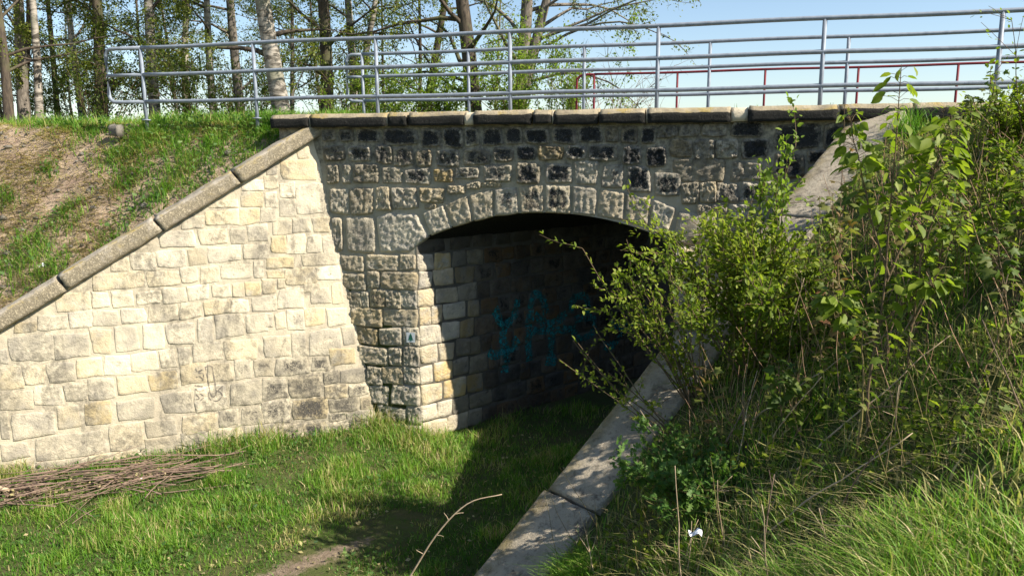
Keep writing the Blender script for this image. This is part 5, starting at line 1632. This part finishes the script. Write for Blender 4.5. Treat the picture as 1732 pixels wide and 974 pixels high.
# rough stone block by the first railing post
prism("stone_block", [(-.08, -.12), (-.09, .03), (-.05, .06), (.06, .065), (.09, .02), (.08, -.12)], (-9.62, .05, 4.90), (-9.42, .02, 4.89), M['path_soil'], None, nseg=8, amp=.02, freq=9, seed=801, frame=(np.array([0, 1., 0]), np.array([0, 0, 1.])))
tag(bpy.data.objects["stone_block"], "rough grey stone block lying below the first railing post", "stone")
prism("rock", [(-.12, -.1), (-.12, .06), (-.04, .13), (.1, .1), (.12, -.1)], (3.2, -.35, 4.86), (3.45, -.38, 4.86), M['oak'], None, nseg=7, amp=.03, freq=6, seed=802, frame=(np.array([0, 1., 0]), np.array([0, 0, 1.])))
tag(bpy.data.objects["rock"], "dark lump of rock on the bank beyond the coping's end", "stone")
# litter: crumpled white paper on a stalk
xy = ts(5.75, 2.05)
zl = float(height(np.array(xy[0]), np.array(xy[1])))
gv = np.meshgrid(np.linspace(-1, 1, 7), np.linspace(-1, 1, 6), indexing='ij')
pp = np.stack([gv[0] * .045, gv[1] * .022, .02 * np.sin(gv[0] * 3) + .018 * np.cos(gv[1] * 4 + gv[0])], -1)
pp = pp + (np.stack([vnoise(pp * 60 + 5 * k, k) for k in range(3)], -1) - .5) * .02
o = mesh_np("paper_scrap", pp.reshape(-1, 3) + np.array([xy[0], xy[1], zl + .30]), grid_faces(7, 6), M['paper'], None, loc=(xy[0], xy[1], zl + .30))
tag(o, "crumpled white paper scrap caught on dead stalks", "litter")
o = mesh_np("paper_scrap", (pp * 1.1).reshape(-1, 3) + np.array([-9.30, -1.93, float(height(-9.3, -1.93)) + .05]), grid_faces(7, 6), M['paper'], None, loc=(-9.30, -1.93, float(height(-9.3, -1.93)) + .05))
tag(o, "flat pale paper scrap lying just above the sloping wing coping", "litter")
for k in range(3):
    T = Tubes()
    P = wander((xy[0] + gs.normal(0, .05), xy[1] + gs.normal(0, .05), zl - .02), (gs.normal(0, .15), gs.normal(0, .15), 1), .36, 5, gs, .1)
    T.add(P, np.linspace(.005, .002, 6), 5)
    tag(T.build("dead_stalk", M['pale_twig'], None, loc=P[0]), "short dead stalk holding up the crumpled paper scrap", "stalk", "stalks under the paper scrap")

# ------------------------------------------------------------------ paint and marks on the masonry
bpy.context.view_layer.update()
dg = bpy.context.evaluated_depsgraph_get()


def on_wall(frame, pts, lift=.004, reach=.12):
    """drop points of a wall frame onto the built stones"""
    O, U, V, Nn = frame
    out = []
    for a, b in pts:
        P = O + a * U + b * V + Nn * reach
        hit, loc, nrm, idx, ob, mw = scene.ray_cast(dg, Vector(P), Vector(-np.asarray(Nn)), distance=reach * 2)
        q = np.array(loc) if hit and ob.name.split('.')[0] in ("stone", "mortar_bed", "tunnel_wall", "spandrel_wall", "springer") else O + a * U + b * V
        out.append(q + np.asarray(Nn) * lift)
    return np.array(out)


def stroke(frame, pts, width, taper=True, step=.02):
    P = smooth_path(np.array(pts), max(6, int(sum(np.linalg.norm(np.diff(np.array(pts), axis=0), axis=1)) / step)))
    D = np.gradient(P, axis=0); D /= np.linalg.norm(D, axis=1)[:, None] + 1e-9
    Nr = np.stack([-D[:, 1], D[:, 0]], -1)
    k = 5
    w = width * (.75 + .5 * vnoise(P * 9 + 3, 5))
    rows = [on_wall(frame, P + Nr * (w * (j / (k - 1) - .5))[:, None]) for j in range(k)]
    A = np.stack(rows, 1)
    return A.reshape(-1, 3), grid_faces(len(P), k)


def paint(name, frame, strokes, width, mat, parent):
    v, f, n_ = [], [], 0
    for s_ in strokes:
        a, b = stroke(frame, s_, width)
        v.append(a); f.append(b + n_); n_ += len(a)
    return mesh_np(name, np.concatenate(v), np.concatenate(f), mat, parent, smooth=True)


TUNNEL_TAGS = [[(1.49, 1.92), (1.66, 1.63), (1.89, 1.7), (2.0, 2.02)], [(1.72, 1.55), (1.66, 1.39), (1.74, 1.11), (1.71, 0.77)], [(1.89, 1.35), (1.96, 1.21), (1.53, 1.11), (1.36, 1.2)], [(2.27, 0.87), (2.25, 1.44), (2.36, 2.04), (2.59, 1.91), (2.66, 1.66)], [(2.4, 1.69), (2.68, 1.48), (2.96, 1.51), (3.16, 1.62)], [(2.27, 1.42), (2.87, 1.34), (3.36, 1.28)], [(2.82, 1.31), (2.78, 0.92), (2.87, 0.76), (2.64, 0.81)], [(3.25, 1.61), (3.35, 1.85), (3.65, 1.85), (3.71, 1.51)], [(3.36, 1.45), (3.71, 1.47), (3.87, 1.38), (3.82, 1.12), (3.46, 1.1), (3.31, 1.31)], [(4.14, 0.84), (4.41, 0.8), (4.68, 1.06), (4.29, 1.28)], [(4.41, 0.87), (4.31, 0.74), (4.2, 0.83)], [(4.74, 1.09), (5.2, 1.14), (5.3, 1.45)]]
WALL_TAGS = [[(2.589, 1.383), (2.533, 1.398), (2.484, 1.382)], [(2.58, 1.383), (2.552, 1.119), (2.542, 0.997)], [(2.488, 1.383), (2.466, 1.15), (2.454, 1.007)], [(2.565, 1.01), (2.556, 0.919), (2.504, 0.872), (2.429, 0.873), (2.378, 0.938), (2.402, 0.991), (2.448, 1.007), (2.471, 0.949)], [(2.542, 0.997), (2.509, 0.933), (2.471, 0.949)], [(2.438, 1.015), (2.359, 1.077)], [(2.717, 1.387), (2.694, 1.335), (2.628, 1.358)], [(2.619, 1.357), (2.677, 1.313), (2.614, 1.286), (2.63, 1.188)], [(2.718, 1.248), (2.671, 1.263), (2.637, 1.219)], [(2.744, 1.131), (2.636, 1.099)], [(2.738, 1.081), (2.696, 1.036), (2.621, 1.047)], [(2.735, 1.0), (2.693, 0.935), (2.74, 0.921)], [(2.68, 1.004), (2.628, 0.948), (2.677, 0.903)]]
paint("graffiti", TF, TUNNEL_TAGS, .15, M['teal_paint'], wall_l)["label"] = "large teal spray-painted tag on the tunnel wall"
paint("graffiti", WF, WALL_TAGS, .018, M['black_paint'], bed)["label"] = "small black scrawled drawing and letters on the sunlit wall"
# trail mark: white square with a green pine tree
MX0, MX1, MZ0, MZ1 = -4.457, -4.315, 1.583, 1.744


hgt = max(float(-on_wall(FX, [(MX0 + (MX1 - MX0) * i / 4, MZ0 + (MZ1 - MZ0) * j / 4)], 0)[0][1]) for i in range(5) for j in range(5))


def patch(name, a0, a1, b0, b1, outline, mat, lift):
    pts = [(a0 + (a1 - a0) * p, b0 + (b1 - b0) * q) for p, q in outline]
    ctr = (sum(p[0] for p in pts) / len(pts), sum(p[1] for p in pts) / len(pts))
    V = [(p[0], -hgt - lift, p[1]) for p in pts + [ctr]]
    k = len(pts)
    return mesh_np(name, V, np.array([[k, i, (i + 1) % k] for i in range(k)]), mat, spandrel)


patch("trail_mark", MX0, MX1, MZ0, MZ1, [(0, 0), (.5, .02), (1, 0), (1, .5), (1, 1), (.5, 1), (0, 1), (0, .5)], M['white_paint'], .003)["label"] = "white square trail mark on the pier"
patch("trail_symbol", MX0, MX1, MZ0, MZ1, [(.44, .12), (.56, .12), (.56, .25), (.85, .25), (.65, .45), (.75, .45), (.6, .65), (.66, .65), (.5, .95), (.34, .65), (.4, .65), (.25, .45), (.35, .45), (.15, .25), (.44, .25)], M['green_paint'], .006)["label"] = "green pine tree symbol"
